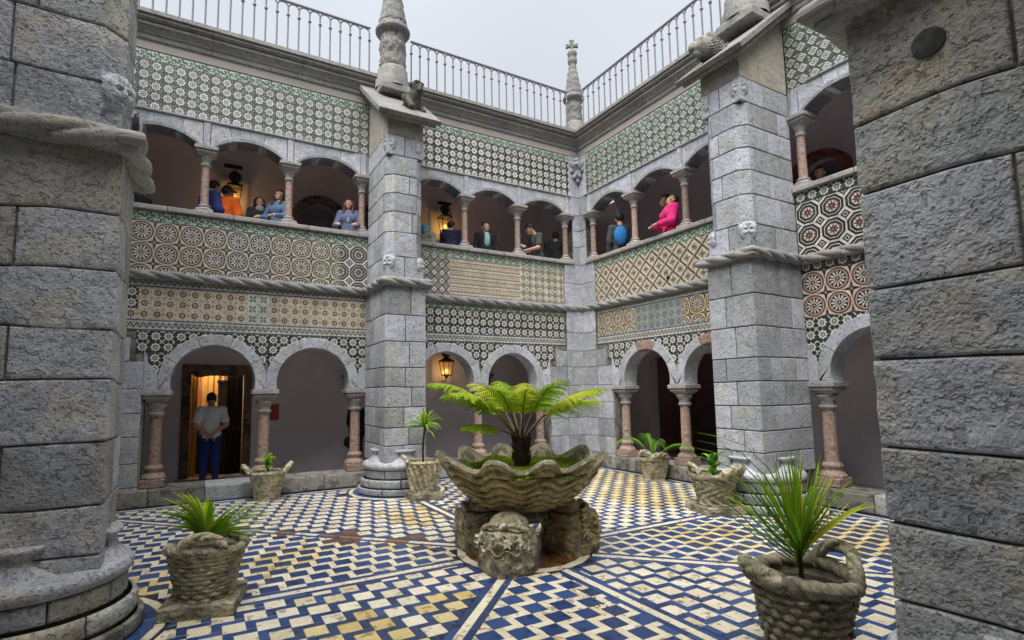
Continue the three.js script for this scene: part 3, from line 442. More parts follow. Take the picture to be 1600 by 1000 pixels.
// a field of tiles from the top down; pat(row, column, u, y) names the print; keep() says where tiles are
function tileField(parent, w, u0, u1, yTop, yBot, pat, keep, far = 99) {
  const rows = Math.ceil((yTop - yBot) / TS - .35), bp = parent.position, rest = new Map();
  const i0 = Math.floor(u0 / TS + .2), i1 = Math.ceil(u1 / TS - .2) - 1;
  for (let r = 0; r < rows; r++) for (let i = i0; i <= i1; i++) {
    const u = (i + .5) * TS, y = yTop - (r + .5) * TS; if (keep && !keep(u, y)) continue; if (tq() < .002) continue;
    const name = pat(r, i, u, y); if (!name) continue; const m = PAT[name][tq() < .72 ? 0 : tq() < .5 ? 1 : 2];
    const g = tileGeo[w][(i % 2) + 2 * (r & 1)], p = WING[w].p(u, y, -.012 + rr(0, .0022, tq)), ra = rr(-.012, .012, tq), rb = rr(-.012, .012, tq), rc = rr(-.012, .012, tq);
    if (u > far) { if (!rest.has(m)) rest.set(m, []); rest.get(m).push(g.clone().translate(p[0] - bp.x, p[1] - bp.y, p[2] - bp.z)); continue; }
    const o = mesh(parent, 'wall_tile', g, m, [p[0] - bp.x, p[1] - bp.y, p[2] - bp.z]); o.rotation.set(ra, rb, rc);
  }
  if (rest.size) { const gs = [], ms = []; for (const [m, l] of rest) { gs.push(J(l)); ms.push(m); } const o = new THREE.Mesh(mergeGeometries(gs, true), ms); o.name = 'wall_tile_field'; o.userData.kind = 'stuff'; parent.add(o); }
}
// columns
function makeColumn(h, r, bw, aw, o) { // heights: base, shaft, capital; foot at y = 0
  const sq = (y0, y1, a, b) => { const g = new THREE.CylinderGeometry(b * .7071, a * .7071, y1 - y0, 4, 1).rotateY(Math.PI / 4).translate(0, (y0 + y1) / 2, 0); return uvBox(g.toNonIndexed()); };
  const rq = (y0, y1, a) => rbox(a, y1 - y0, a, Math.min(.012, (y1 - y0) / 3), 0, (y0 + y1) / 2, 0);
  const oct = (pts) => { const g = uvBox(toCreasedNormals(lathe(pts, 8).rotateY(Math.PI / 8).toNonIndexed(), .9)); return g; };
  const base = J(rq(0, .36 * h[0], bw), oct([[bw * .52, .36 * h[0]], [bw * .54, .44 * h[0]], [bw * .46, .56 * h[0]], [r * 1.25, .66 * h[0]], [r * 1.3, .74 * h[0]], [r * 1.48, .82 * h[0]], [r * 1.45, .9 * h[0]], [r * 1.05, h[0]]]));
  const shaft = oct([[r * 1.02, h[0] - .005], [r, h[0] + .04], [r * .97, h[0] + h[1] * .5], [r * .93, h[0] + h[1] - .03], [r * .95, h[0] + h[1]]]);
  const y = h[0] + h[1], k = h[2];
  const cap = J(oct([[r * .95, y - .002], [r * 1.3, y + .04 * k], [r * 1.34, y + .1 * k], [r * 1.05, y + .15 * k], [r * 1.1, y + .3 * k], [r * 1.5, y + .4 * k], [r * 1.62, y + .48 * k], [r * 1.3, y + .53 * k]]), sq(y + .50 * k, y + .70 * k, r * 2.1, aw * .8), rq(y + .68 * k, y + .80 * k, aw * .86), rq(y + .81 * k, y + k, aw));
  return { base, shaft, cap };
}
const COLL = makeColumn([.34, .76, .40], .096, .345, .43), COLU = makeColumn([.16, .66, .33], .066, .27, .36);
const colGeo = {}; for (const w of ['A', 'B']) colGeo[w] = { l: Object.fromEntries(Object.entries(COLL).map(([k, g]) => [k, at(w, g.clone(), true)])), u: Object.fromEntries(Object.entries(COLU).map(([k, g]) => [k, at(w, g.clone(), true)])) };
function column(parent, w, kind, u, y, n) {
  const p = WING[w].p(u, y, n), q = parent.position, m = M.marble[Math.floor(R() * 3)], s = mesh(parent, 'column', colGeo[w][kind].shaft, m, [p[0] - q.x, p[1] - q.y, p[2] - q.z]);
  mesh(s, 'column_base', colGeo[w][kind].base, kind === 'l' ? m : M.capital); mesh(s, 'capital', colGeo[w][kind].cap, M.capital);
}
// arches of the ground floor
const AR = .622, AO = .80, AC = 1.885, AS = 1.77;
function archSegments(parent, w, cu, uL, uR) { // archivolt stones round one opening, cut where neighbours meet
  const a0 = Math.asin((AS - AC) / AR), n = 5;
  for (let i = 0; i < n; i++) {
    const t0 = lerp(a0, Math.PI - a0, i / n) + .003, t1 = lerp(a0, Math.PI - a0, (i + 1) / n) - .003, o = [], m = 6;
    const lim = (p) => [clamp(p[0], cu - uL, cu + uR), Math.max(p[1], AS)];
    for (let q = 0; q <= m; q++) { const t = lerp(t0, t1, q / m); o.push(lim([cu + AO * Math.cos(t), AC + AO * Math.sin(t)])); }
    for (let q = m; q >= 0; q--) { const t = lerp(t0, t1, q / m); o.push([cu + AR * Math.cos(t), AC + AR * Math.sin(t)]); }
    if (i === 0) o.unshift([cu + uR, AS]); if (i === n - 1) o.splice(m + 1, 0, [cu - uL, AS]);
    const g = extrude(shapeOf(o), .37, -.345, .012); part(parent, 'arch_stone', at(w, uvBox(g, R() * 3, R() * 3)), w === 'B' && R() < .5 ? M.marble[0] : M.stone[[0, 1, 3][Math.floor(R() * 3)]]);
  }
}
const openingNotch = (c) => { const o = [], a0 = Math.asin((AS - AC) / (AR + .03)); for (let i = 0; i <= 20; i++) { const t = Math.PI - a0 - (Math.PI - 2 * a0) * i / 20; o.push([c + (AR + .03) * Math.cos(t), AC + (AR + .03) * Math.sin(t)]); } return o; };
const pierPath = (w2 = PW / 2, d = PD) => polyPath([[C + w2, 0], [C + w2, d], [C - w2, d], [C - w2, 0]]);

function lowerBay(w, side, label, pat, tileFar = 99) {
  const lo = side === 0, us = lo ? [L1, L1 + DL, L1 + 2 * DL] : [L - L1 - 2 * DL, L - L1 - DL, L - L1], uA = lo ? 0 : C + PW / 2 + .001, uB = lo ? C - PW / 2 - .001 : L;
  const t = thing('arcade_bay', label, 'arcade', WING[w].p((uA + uB) / 2, 0, 0), 'ground floor arcades of the cloister'), cs = [(us[0] + us[1]) / 2, (us[1] + us[2]) / 2];
  const eL = lo ? us[0] - .17 : uA, eR = lo ? uB : us[2] + .17;
  const s = shapeOf([[lo ? eL : uA, AS], ...cs.flatMap(openingNotch), [eR, AS], [eR, 3.62], [lo ? eL : uA, 3.62]]);
  const core = [extrude(s, .35, -.362)];
  if (lo) core.push(box(eL + .36, 3.92, .35, (eL - .36) / 2, 1.66, -.187)); else core.push(box(L - eR + .0, 3.92, .35, (L + eR) / 2, 1.66, -.187));
  part(t, 'wall_core', at(w, J(core)), M.grout);
  for (const c of cs) archSegments(t, w, c, DL / 2 - .0015, DL / 2 - .0015);
  for (const u of us) column(t, w, 'l', u, .27, -.16);
  // springers of the missing half arches at both ends of the bay
  const half = (u, sg, stop) => { const o = [[u, AS], [u + sg * stop, AS], [u + sg * stop, 2.42], [u + sg * .13, 2.2], [u, 2.06]]; part(t, 'springer_stone', at(w, extrude(shapeOf(sg > 0 ? o : o.reverse()), .37, -.345, .01)), M.stone[3]); };
  if (lo) { half(us[0], -1, .19); if (uB - us[2] > .1) half(us[2], 1, Math.min(.2, uB - us[2])); } else { half(us[2], 1, .19); half(us[0], -1, Math.min(.2, us[0] - uA)); }
  // dressed stones of the corner pier below the tiles
  const path = { len: L, corners: [], P: (sv) => [sv, 0, 0, 1] }, ys = [.0, .30, .66, 1.06, 1.42, 1.80, 2.22, 2.60];
  for (let r = 0; r < ys.length - 1; r++) { let cuts = lo ? [0, .26, .5, .98] : [L - .98, L - .5, L - .2, L]; if (r % 2) cuts = lo ? [0, .5, .72, .98] : [L - .98, L - .7, L - .5, L]; if (r === 5) cuts = lo ? [0, .5, .99] : [L - .99, L - .5, L]; if (r > 5) cuts = lo ? [0, .5, .8] : [L - .8, L - .5, L]; for (let i = 0; i < cuts.length - 1; i++) part(t, 'stone_block', at(w, wallBlock(cuts[i], cuts[i + 1], ys[r], ys[r + 1], (lo ? cuts[i + 1] <= .52 : cuts[i] >= L - .52) ? .06 : .03)), M.stone[Math.floor(R() * 5)]); }
  for (const [y0, y1] of [[2.6, 3.02], [3.02, 3.56]]) part(t, 'stone_block', at(w, wallBlock(lo ? 0 : L - .5, lo ? .5 : L, y0, y1, .06)), M.stone[Math.floor(R() * 5)]);
  const edge = (u) => (lo ? u : L - u);
  tileField(t, w, lo ? .5 : uA, lo ? uB : L - .5, 3.585, 1.98, pat, (u, y) => !(edge(u) < .8 && y < 2.64) && !(edge(u) < .98 && y < 2.3) && !(u > eR - .05 && y < 2.2 && lo) && !(!lo && u < uA + .05 && y < 2.2) && cs.every((c) => Math.hypot(u - c, y - AC) > AO - .045), tileFar);
  return t;
}
function wallBlock(u0, u1, y0, y1, proud = 0) { // a block on the plane of the wall; local n = 0
  const path = { len: 99, corners: [], P: (s) => [-s, 0, 0, 1] }; // run right to left so that outward is +n
  return ashlar(path, -u1, -u0, y0, y1, { back: proud, dep: .045, amp: .004 });
}
function upperBay(w, side, label, patF, patP, tileFar = 99) {
  const lo = side === 0, us = [0, 1, 2, 3].map((k) => (lo ? U1 + k * DU : L - U1 - (3 - k) * DU)), uA = lo ? 0 : C + .341, uB = lo ? C - .341 : L;
  const t = thing('gallery_bay', label, 'gallery', WING[w].p((uA + uB) / 2, 3.6, 0), 'upper gallery bays of the cloister');
  part(t, 'wall_core', at(w, J(extrude(shapeOf(rectPts(lo ? -.36 : uA, 3.62, uB, 4.665)), .35, -.362), extrude(shapeOf(rectPts(lo ? -.36 : uA, 6.33, uB, 7.55)), .35, -.362), lo ? box(.52, 1.7, .35, -.10, 5.5, -.19) : box(.2, 1.7, .35, L - .1, 5.5, -.19))), M.grout);
  for (const u of us) column(t, w, 'u', u, 4.74, -.10);
  for (let k = 0; k < 3; k++) { // segmental arches of dressed stone
    const a = us[k], b = us[k + 1], c = (a + b) / 2, hw = DU / 2 - .1, arc = archTop(c, hw, 5.885, .215, 18), j = .0025;
    const cutI = [0, 5 + Math.floor(R() * 2), 12 + Math.floor(R() * 2), 18];
    for (let q = 0; q < 3; q++) { const seg = arc.slice(cutI[q], cutI[q + 1] + 1), x0 = q === 0 ? a + .06 : seg[0][0] + (seg[0][0] - c) * .22 + j, x1 = q === 2 ? b - .06 : seg[seg.length - 1][0] + (seg[seg.length - 1][0] - c) * .22 - j; const pts = [...seg.map((p, i) => [p[0] + (i === 0 ? j : i === seg.length - 1 ? -j : 0), p[1]]), ...(q === 2 ? [[x1, 5.885]] : []), [x1, 6.325], [x0, 6.325], ...(q === 0 ? [[x0, 5.885]] : [])]; part(t, 'spandrel_stone', at(w, uvBox(extrude(shapeOf(pts), .33, -.33, .006), R() * 3, R() * 3)), M.stone[[0, 1, 3][Math.floor(R() * 3)]]); }
    const inn = archTop(c, hw, 5.885, .215, 18), out = archTop(c, hw + .0, 5.95, .215, 18);
    part(t, 'arch_moulding', at(w, extrude(shapeOf([...out, [c + hw, 5.885], ...inn.slice(1, -1).reverse(), [c - hw, 5.885]]), .36, -.335, .008)), M.stone[4]);
  }
  for (const u of us) part(t, 'pilaster_strip', at(w, rbox(.105, .44, .34, .012, u, 6.108, -.157)), M.stone[1]);
  for (const [x0, x1] of lo ? [[.14, us[0] - .06], [us[3] + .06, uB]] : [[uA, us[0] - .06], [us[3] + .06, L - .14]]) if (x1 - x0 > .03) part(t, 'spandrel_stone', at(w, box(x1 - x0, .44, .3, (x0 + x1) / 2, 6.107, -.16)), M.stone[0]);
  const row = { corners: [], P: (s) => [-s, 0, 0, 1] };
  part(t, 'ledge', at(w, sweep(row, [[-.1, 6.325], [.02, 6.325], [.035, 6.34], [.035, 6.36], [.012, 6.375], [-.1, 6.375]], -uB, -uA - .3, 9)), M.stone[2]);
  for (let u = lo ? .24 : uA; u < uB - .05;) { const e = Math.min(uB, u + rr(.85, 1.25)), e2 = uB - e < .35 ? uB : e; part(t, 'sill_stone', at(w, ((g) => uvBox(g, R() * 2, R() * 2))(rbox(e2 - u - .006, .085, .44, .018, (u + e2) / 2, 4.702 + rr(-.002, .002), -.148))), M.capital); u = e2; }
  // corner stones
  for (const [y0, y1, wd] of [[3.66, 4.2, .5], [4.2, 4.66, .5], [4.66, 5.1, .22], [5.1, 5.5, .22], [5.5, 5.88, .22], [5.88, 6.33, .26], [6.33, 6.9, .3], [6.9, 7.36, .3]]) part(t, 'stone_block', at(w, wallBlock(lo ? 0 : L - wd, lo ? wd : L, y0, y1, .03)), M.stone[Math.floor(R() * 5)]);
  tileField(t, w, lo ? .3 : uA, lo ? uB : L - .3, 7.37, 6.37, patF, null, tileFar);
  tileField(t, w, lo ? .5 : uA, lo ? uB : L - .5, 4.66, 3.66, patP, null, tileFar);
  part(t, 'cream_band', at(w, box(uB - uA, .17, .05, (uA + uB) / 2, 7.455, -.012)), M.cream);
  return t;
}
// which print goes where
const zig = (r) => r === 0 ? 'border_zigzag' : r === 4 ? 'border_zigzag' : null;
lowerBay('A', 1, 'left ground floor arcade bay with the doorway behind its arches', (r, i, u) => zig(r) ?? (r > 4 ? 'ring_white' : u > 6.9 && u < 7.25 ? 'leafy_pale' : u > 8.9 && r < 3 ? 'ring_white' : 'dot_cream'));
lowerBay('A', 0, 'ground floor arcade bay behind the fern, between left pier and corner', (r) => (r === 0 ? 'border_green' : r === 4 ? 'border_zigzag' : 'ring_white'));
lowerBay('B', 0, 'ground floor arcade bay right of the inner corner, with reddish arch stones', (r, i, u) => zig(r) ?? (r > 4 ? 'ring_white' : u < 1.75 ? 'wheel_ochre' : u < 3.0 ? 'slate_blue' : u < 4.2 ? 'wheel_ochre' : 'slate_blue'));
lowerBay('B', 1, 'ground floor arcade bay at far right with rust brown wheel tiles', (r) => (r === 0 ? 'ring_white' : r < 5 ? 'wheel_rust' : 'ring_white'), 7.6);
upperBay('A', 1, 'left upper gallery bay with wheel patterned parapet tiles', (r) => (r === 0 ? 'border_green' : 'rosette'), (r, i, u) => (r === 0 ? 'border_green' : u < 5.72 ? 'octagon' : u < 6.95 ? (u < 6.3 ? 'wheel_green' : 'wheel_brown') : u < 7.65 ? 'wheel_blue' : 'wheel_brown'));
upperBay('A', 0, 'upper gallery bay left of the inner corner with dense daisy frieze', (r) => (r === 0 ? 'border_green' : 'daisy'), (r, i, u) => (r === 0 ? 'border_green' : u > 3.42 ? 'trellis_black' : u > 1.78 ? 'bands' : 'quatrefoil'));
upperBay('B', 0, 'upper gallery bay right of the inner corner with brown trellis parapet', (r) => (r === 0 ? 'border_green' : 'lozenge'), (r) => (r === 0 ? 'border_green' : 'trellis_brown'));
upperBay('B', 1, 'upper gallery bay at far right with bold black octagon parapet tiles', (r) => (r === 0 ? 'border_green' : 'lozenge'), (r) => (r === 0 ? 'ring_white' : 'octagon_rust'), 7.6);
// the two wings at the photographer's back: plain, they only close the court
for (const w of ['C', 'D']) {
  const t = thing('cloister_wall', w === 'C' ? 'tall wing wall behind the near left pier' : 'tall wing wall on the side of the photographer', 'wall', WING[w].p(C, 0, 0));
  const cs = [L1 + DL / 2, L1 + DL * 1.5, L - L1 - DL / 2, L - L1 - DL * 1.5].sort((a, b) => a - b), s = shapeOf([[0, 0], [L, 0], [L, 3.62], [0, 3.62]]);
  for (const c of cs) s.holes.push(new THREE.Path([[c - .6, .0], [c - .6, AS], ...openingNotch(c), [c + .6, AS], [c + .6, .0]].map((p) => new THREE.Vector2(...p))));
  const s2 = shapeOf([[0, 3.62], [L, 3.62], [L, 7.9], [0, 7.9]]); for (const lo of [true, false]) for (let k = 0; k < 3; k++) { const a = lo ? U1 + k * DU : L - U1 - (3 - k) * DU, c = a + DU / 2; s2.holes.push(new THREE.Path([[c - .57, 4.74], ...archTop(c, .57, 5.885, .215), [c + .57, 4.74]].map((p) => new THREE.Vector2(...p)))); }
  part(t, 'wall_core', at(w, J(extrude(s, .35, -.36), extrude(s2, .35, -.36))), M.stone[2]);
}

// ---------------------------------------------------------------- kerbs, cornice, rope moulding
{
  const path = polyPath([[0, L], [0, 0], [-L, 0]]);
  const k = thing('kerb', 'worn stone kerb running under the arcade columns', 'kerb', [0, 0, 0]);
  const prof = [[-.42, -.05], [-.42, .27], [.10, .27], [.125, .255], [.13, .23], [.13, .09], [.115, .085], [.115, -.05]];
  for (const w of ['A', 'B']) { const row = { corners: [], P: (s) => [-s, 0, 0, 1] }; for (let u = w === 'A' ? .134 : .134; u < L - .1;) { const e = Math.min(L, u + rr(.75, 1.2)); const g = ashlar(row, -e, -u, 0, .262, { back: .12, dep: .06, bev: .018, amp: .008, step: .14, ys: .09, wob: .01 }); part(k, 'kerb_stone', at(w, J(g, uvBox(sweep(row, [[-.42, .0], [-.42, .262 + rr(-.004, .004)], [.098, .262], [.098, 0]], -e + .004, -u - .004, 3)))), R() < .3 ? M.stone[2] : M.soot[Math.floor(R() * 3)]); u = e; } }
  const c = thing('cornice', 'weathered moulded stone cornice below the terrace railing', 'cornice', [0, 7.5, 0]);
  const cp = [[-.36, 7.515], [.02, 7.515], [.05, 7.53], [.06, 7.56], [.06, 7.60], [.085, 7.605], [.10, 7.64], [.135, 7.675], [.185, 7.70], [.19, 7.735], [.165, 7.742], [.165, 7.755], [.225, 7.765], [.25, 7.785], [.25, 7.815], [.23, 7.822], [.285, 7.835], [.285, 7.90], [-.36, 7.905]];
  part(c, 'cornice_core', sweep(path, cp.map(([o, y], i) => [Math.max(-.36, o - .022), clamp(y, 7.53, 7.885)]), 0, 2 * L, 9), M.mortar);
  const cuts = [0]; while (cuts[cuts.length - 1] < 2 * L - .5) { let n = cuts[cuts.length - 1] + rr(1.0, 1.5); if (Math.abs(n - L) < .5) n = L + .6; cuts.push(Math.min(n, 2 * L)); }
  for (let i = 0; i < cuts.length - 1; i++) part(c, 'cornice_stone', ((g) => { const uv = g.attributes.uv; const a = R() * 3; for (let q = 0; q < uv.count; q++) uv.setX(q, uv.getX(q) + a); return g; })(sweep(path, cp, cuts[i] + .003, cuts[i + 1] - .003, 9)), M.cornice[Math.floor(R() * 3)]);
}
function ropeGeo(path, s0, s1, rad, off, y, step = .022, twist = 6.6, dir = 1) {
  const ss = []; for (let s = s0; s < s1; s += step) ss.push(s); ss.push(s1); for (const c of path.corners) if (c > s0 && c < s1) { for (let i = ss.length - 1; i >= 0; i--) if (Math.abs(ss[i] - c) < step * .7 && ss[i] !== s0 && ss[i] !== s1) ss.splice(i, 1); ss.push(c); } ss.sort((a, b) => a - b);
  const n = 42, pos = [], uv = [], idx = [];
  ss.forEach((s) => { const p = path.P(s); for (let i = 0; i <= n; i++) { const f = i / n * Math.PI * 2, q = ((f / (Math.PI * 2)) * 3 - dir * s * twist / 6.283 * 3) % 1, w = Math.abs(Math.sin(Math.PI * q)), r = rad * (.50 + .52 * Math.pow(w, .42)), o = off + r * Math.cos(f); pos.push(p[0] + p[2] * o, y + r * Math.sin(f), p[1] + p[3] * o); uv.push(s, i / n * rad * 6); } });
  for (let j = 0; j < ss.length - 1; j++) for (let i = 0; i < n; i++) { const a = j * (n + 1) + i, b = a + 1, c = a + n + 1, d = c + 1; idx.push(a, b, c, b, d, c); }
  return fromArrays(pos, idx, uv);
}
{
  const h = PW / 2, path = polyPath([[0, L], [0, C + h], [-PD, C + h], [-PD, C - h], [0, C - h], [0, 0], [-C + h, 0], [-C + h, PD], [-C - h, PD], [-C - h, 0], [-L, 0]]);
  const t = thing('rope_moulding', 'carved stone rope moulding running round walls and piers between storeys', 'moulding', [0, 3.6, 0]);
  const stops = [0]; while (stops[stops.length - 1] < path.len - .3) { let n = stops[stops.length - 1] + rr(.8, 1.25); for (const c of path.corners) if (Math.abs(n - c) < .16) n = c + .18; stops.push(Math.min(n, path.len)); }
  for (let i = 0; i < stops.length - 1; i++) part(t, 'rope_stone', ropeGeo(path, stops[i] + .003, stops[i + 1] - .003, .082, .04, 3.60), M.rope);
}

// ---------------------------------------------------------------- piers
function maskGeo(seed, rough = 1) { // a small grotesque face, looking along +z, about 0.24 wide and 0.28 tall
  const gs = (x, y, cx, cy, sx, sy) => Math.exp(-(((x - cx) / sx) ** 2) - ((y - cy) / sy) ** 2);
  return grid(34, 34, (a, v) => {
    const x = (a - .5) * 2, y = (v - .5) * 2, r = Math.hypot(x * 1.02, y * .94); let z = .085 * Math.sqrt(Math.max(0, 1 - r * r)) - .02;
    const ax = Math.abs(x);
    z += .040 * gs(x, y, 0, -.08, .13, .30) + .022 * gs(x, y, 0, -.2, .2, .1) + .022 * gs(ax, y, .3, .3, .24, .07) - .036 * gs(ax, y, .3, .13, .14, .09) + .012 * gs(ax, y, .3, .13, .05, .05) + .02 * gs(ax, y, .42, -.2, .2, .2) - .034 * gs(x, y, 0, -.46, .3 + .06 * Math.sin(seed), .085) + .016 * gs(x, y, 0, -.34, .34, .05) + .016 * gs(x, y, 0, -.58, .26, .06) + .02 * gs(x, y, 0, -.78, .2, .12);
    z += .03 * gs(ax, y, .86, .42, .12, .22) + .012 * Math.sin(ax * 22 + seed) * sstep(.45, .8, y) + .008 * (n3(x * 9, y * 9, seed) - .5);
    return [x * .12, y * .14, z - .03 * sstep(.95, 1.1, r)];
  });
}
const MASKS = [0, 1, 2].map((k) => maskGeo(k * 2.1));
function maskAt(t, w, k, u, y, n, turn, s, m) { const g = MASKS[k % 3].clone().scale(s, s, s * .62).translate(0, 0, -.03).rotateY(turn).translate(u, y, n); return part(t, 'carved_mask', at(w, uvBox(g)), m); }
function stadium(r, reach) { const st = reach, arc = Math.PI * r, len = 2 * st + arc; return { len, corners: [], P: (s) => { if (s < st) return [C + r, s, 1, 0]; if (s > st + arc) return [C - r, len - s, -1, 0]; const a = (s - st) / r; return [C + r * Math.cos(a), st + r * Math.sin(a), Math.cos(a), Math.sin(a)]; } }; }
function pier(w, label, near, upper, ys0) {
  const t = thing('buttress_pier', label, 'stone pier', WING[w].p(C, 0, PD / 2), 'stone piers in the middle of the cloister wings');
  const q = rng(300 + w.charCodeAt(0)), ms = near ? M.rough : M.stone, pick = () => ms[Math.floor(q() * ms.length)];
  const opt = near ? { step: .035, ys: .035, amp: .008, bev: .012, j: .0055, wob: .030, dep: .04, lump: .007, frq: 11 } : { amp: .004, bev: .010, j: .0065, wob: .010, step: .16, ys: .14, lump: .006 };
  const h = PW / 2, lp = pierPath(), hu = .345, du = PD - .03, ch = .13;
  const flat = polyPath([[C + hu, 0], [C + hu, du], [C - hu, du], [C - hu, 0]]), cham = polyPath([[C + hu, 0], [C + hu, du - ch], [C + hu - ch, du], [C - hu + ch, du], [C - hu, du - ch], [C - hu, 0]]);
  const ext = (y0, y1, hw, d) => box(hw * 2, y1 - y0, d, C, (y0 + y1) / 2, d / 2);
  part(t, 'pier_core', at(w, J(ext(0, 3.62, h - .022, PD - .022), ext(3.62, 4.05, hu - .022, du - .022), ext(4.05, upper ? 6.28 : 9, hu - .022, du - ch - .02), ext(4.05, upper ? 6.28 : 9, hu - ch - .012, du - .022))), near ? M.mortarPale : M.mortar);
  const course = (path, y0, y1, r) => {
    const n = near ? 3 : r % 2 ? 4 : 5, jit = () => (q() - .5) * .2; let cuts = [0];
    if (near) cuts = r % 2 ? [0, PD * (.5 + jit() * .5), PD + PW * .62 + jit(), path.len - .5, path.len] : [0, .42 + jit(), PD + .34, path.len - PD * (r % 4 ? .72 : .55), path.len];
    else { const base = r % 2 ? [0, .58, PD + .32, path.len - .85, path.len - .35, path.len] : [0, .34, .9, PD + .46, path.len - .62, path.len]; cuts = base.map((c, i) => (i && i < base.length - 1 ? c + jit() * .6 : c)); }
    for (let i = 0; i < cuts.length - 1; i++) part(t, 'stone_block', at(w, ashlar(path, cuts[i], cuts[i + 1], y0, y1, opt)), pick());
  };
  const ys = ys0 ?? [.50, .80, 1.10, 1.44, 1.78, 2.12, 2.56, 3.02, 3.58];
  for (let r = 0; r < ys.length - 1; r++) course(lp, ys[r], ys[r + 1], r + w.charCodeAt(0));
  const yu = upper ? [3.60, 4.06, 4.50, 4.86, 5.20, 5.54, 5.90, 6.27] : [3.60, 4.02, 4.46, 4.9, 5.35, 5.8, 6.3, 6.8];
  for (let r = 0; r < yu.length - 1; r++) course(r === 0 || (upper && r === yu.length - 2) ? flat : cham, yu[r], yu[r + 1], r + 1);
  // round base
  const r0 = .54, base = arcPath(C, .77, r0, -.95, Math.PI + .95), nb = near ? 7 : 5, cutsN = (k) => { const o = [0]; for (let i = 1; i < nb; i++) o.push(base.len * (i + (k % 2 ? .28 : -.2)) / nb); o.push(base.len); return o; };
  [[0, .11, .135, 0], [.11, .255, .095, 1], [.255, .40, .025, 2]].forEach(([y0, y1, o, k]) => { const c = cutsN(k); for (let i = 0; i < c.length - 1; i++) { const g = ashlar(base, c[i], c[i + 1], y0, y1, { ...opt, back: o, step: .07, bev: k === 1 ? .03 : .014, wob: .002, lump: 0, amp: near ? .006 : .003 }); part(t, 'base_stone', at(w, g), near ? (k === 0 ? M.soot[0] : pick()) : M.stone[k === 0 ? 2 : 4]); } });
  part(t, 'base_core', at(w, J(new THREE.CylinderGeometry(r0, r0, .41, 40).translate(C, .205, .77))), M.mortar);
  const torus = []; for (let i = 0; i <= 12; i++) { const a = -Math.PI / 2 + Math.PI * i / 12; torus.push([-.005 + .062 * Math.cos(a), .462 + .062 * Math.sin(a)]); }
  part(t, 'base_torus', at(w, sweep(base, [[-.2, .40], ...torus, [-.2, .524]], 0, base.len, .06)), near ? M.rough[1] : M.stone[1]);
  for (const [u, n, a] of [[C + h, .72, Math.PI / 2], [C, PD, 0], [C - h, .72, -Math.PI / 2]]) { const g = lathe([[.27, .515], [.20, .55], [.13, .60], [.10, .65], [.105, .675], [.17, .69], [.175, .71], [.165, .725], [0, .726]], 28).scale(1, 1, .5).rotateY(a).translate(u, 0, n); part(t, 'base_stop', at(w, uvBox(g)), near ? M.rough[1] : M.stone[1]); }
  // masks at both ends of the chamfers
  const mm = near ? M.rough[1] : M.stone[3], my = near ? 3.95 : 3.94;
  for (const sg of [1, -1]) { maskAt(t, w, 0 + (sg > 0 ? 1 : 0), C + sg * (hu - (near ? -.005 : .02)), my, du - (near ? -.005 : .02), sg * Math.PI / 4, near ? 1.05 : 1.0, mm); }
  if (upper) {
    for (const sg of [1, -1]) maskAt(t, w, sg > 0 ? 2 : 0, C + sg * (hu - .03), 6.10, du - .03, sg * Math.PI / 4, 1.02, M.stone[2]);
    part(t, 'gable_stone', at(w, uvBox(extrude(shapeOf([[0, 6.275], [0, 7.62], [-.05, 7.62], [-(du - .01), 6.62], [-(du - .01), 6.275]]), hu * 2 - .01, -hu + .005, .01).rotateY(Math.PI / 2).translate(C, 0, 0))), M.warm);
    const th = Math.atan2(1.23, 1.47), len = Math.hypot(1.23, 1.47) + .02;
    const sl = (wd, tk, lg, dn) => rbox(wd, tk, lg, .012, 0, -tk / 2 - dn, 0, 2).rotateX(th).translate(C, (7.74 + 6.52) / 2 + .05, 1.45 / 2);
    part(t, 'roof_slab', at(w, uvBox(sl(1.16, .085, len, 0))), M.cornice[3]);
    part(t, 'slab_moulding', at(w, uvBox(sl(1.03, .07, len - .1, .087))), M.cornice[2]);
  }
  if (near) { const path = polyPath(w === 'D' ? [[C + h, 0], [C + h, PD], [C - h, PD], [C - h, 0]] : [[C + h, 0], [C + h, PD], [C - h, PD], [C - h, 0]]); part(t, 'rope_collar', at(w, ropeGeo(path, 0, path.len, .10, .045, 3.56, .02, 4.6)), M.cornice[1]); }
  return t;
}
pier('A', 'tall grey stone pier with dark carved bust, behind the spiky potted plant', false, true);
pier('B', 'tall grey stone pier right of the corner, with carved lion head at the top', false, true);
pier('C', 'huge rough stone pier filling the left edge of the photograph', true, false, [.50, .62, .96, 1.38, 1.80, 2.17, 2.585, 2.99, 3.52]);
const pierD = pier('D', 'huge rough stone pier filling the right edge of the photograph', true, false, [.50, .76, 1.10, 1.42, 1.80, 2.15, 2.60, 2.93, 3.52]);
{ const g = new THREE.CylinderGeometry(.062, .066, .03, 24).rotateZ(Math.PI / 2); part(pierD, 'mortar_plug', uvBox(g.translate(-5.222, 3.19, 8.84)), M.mortar); }

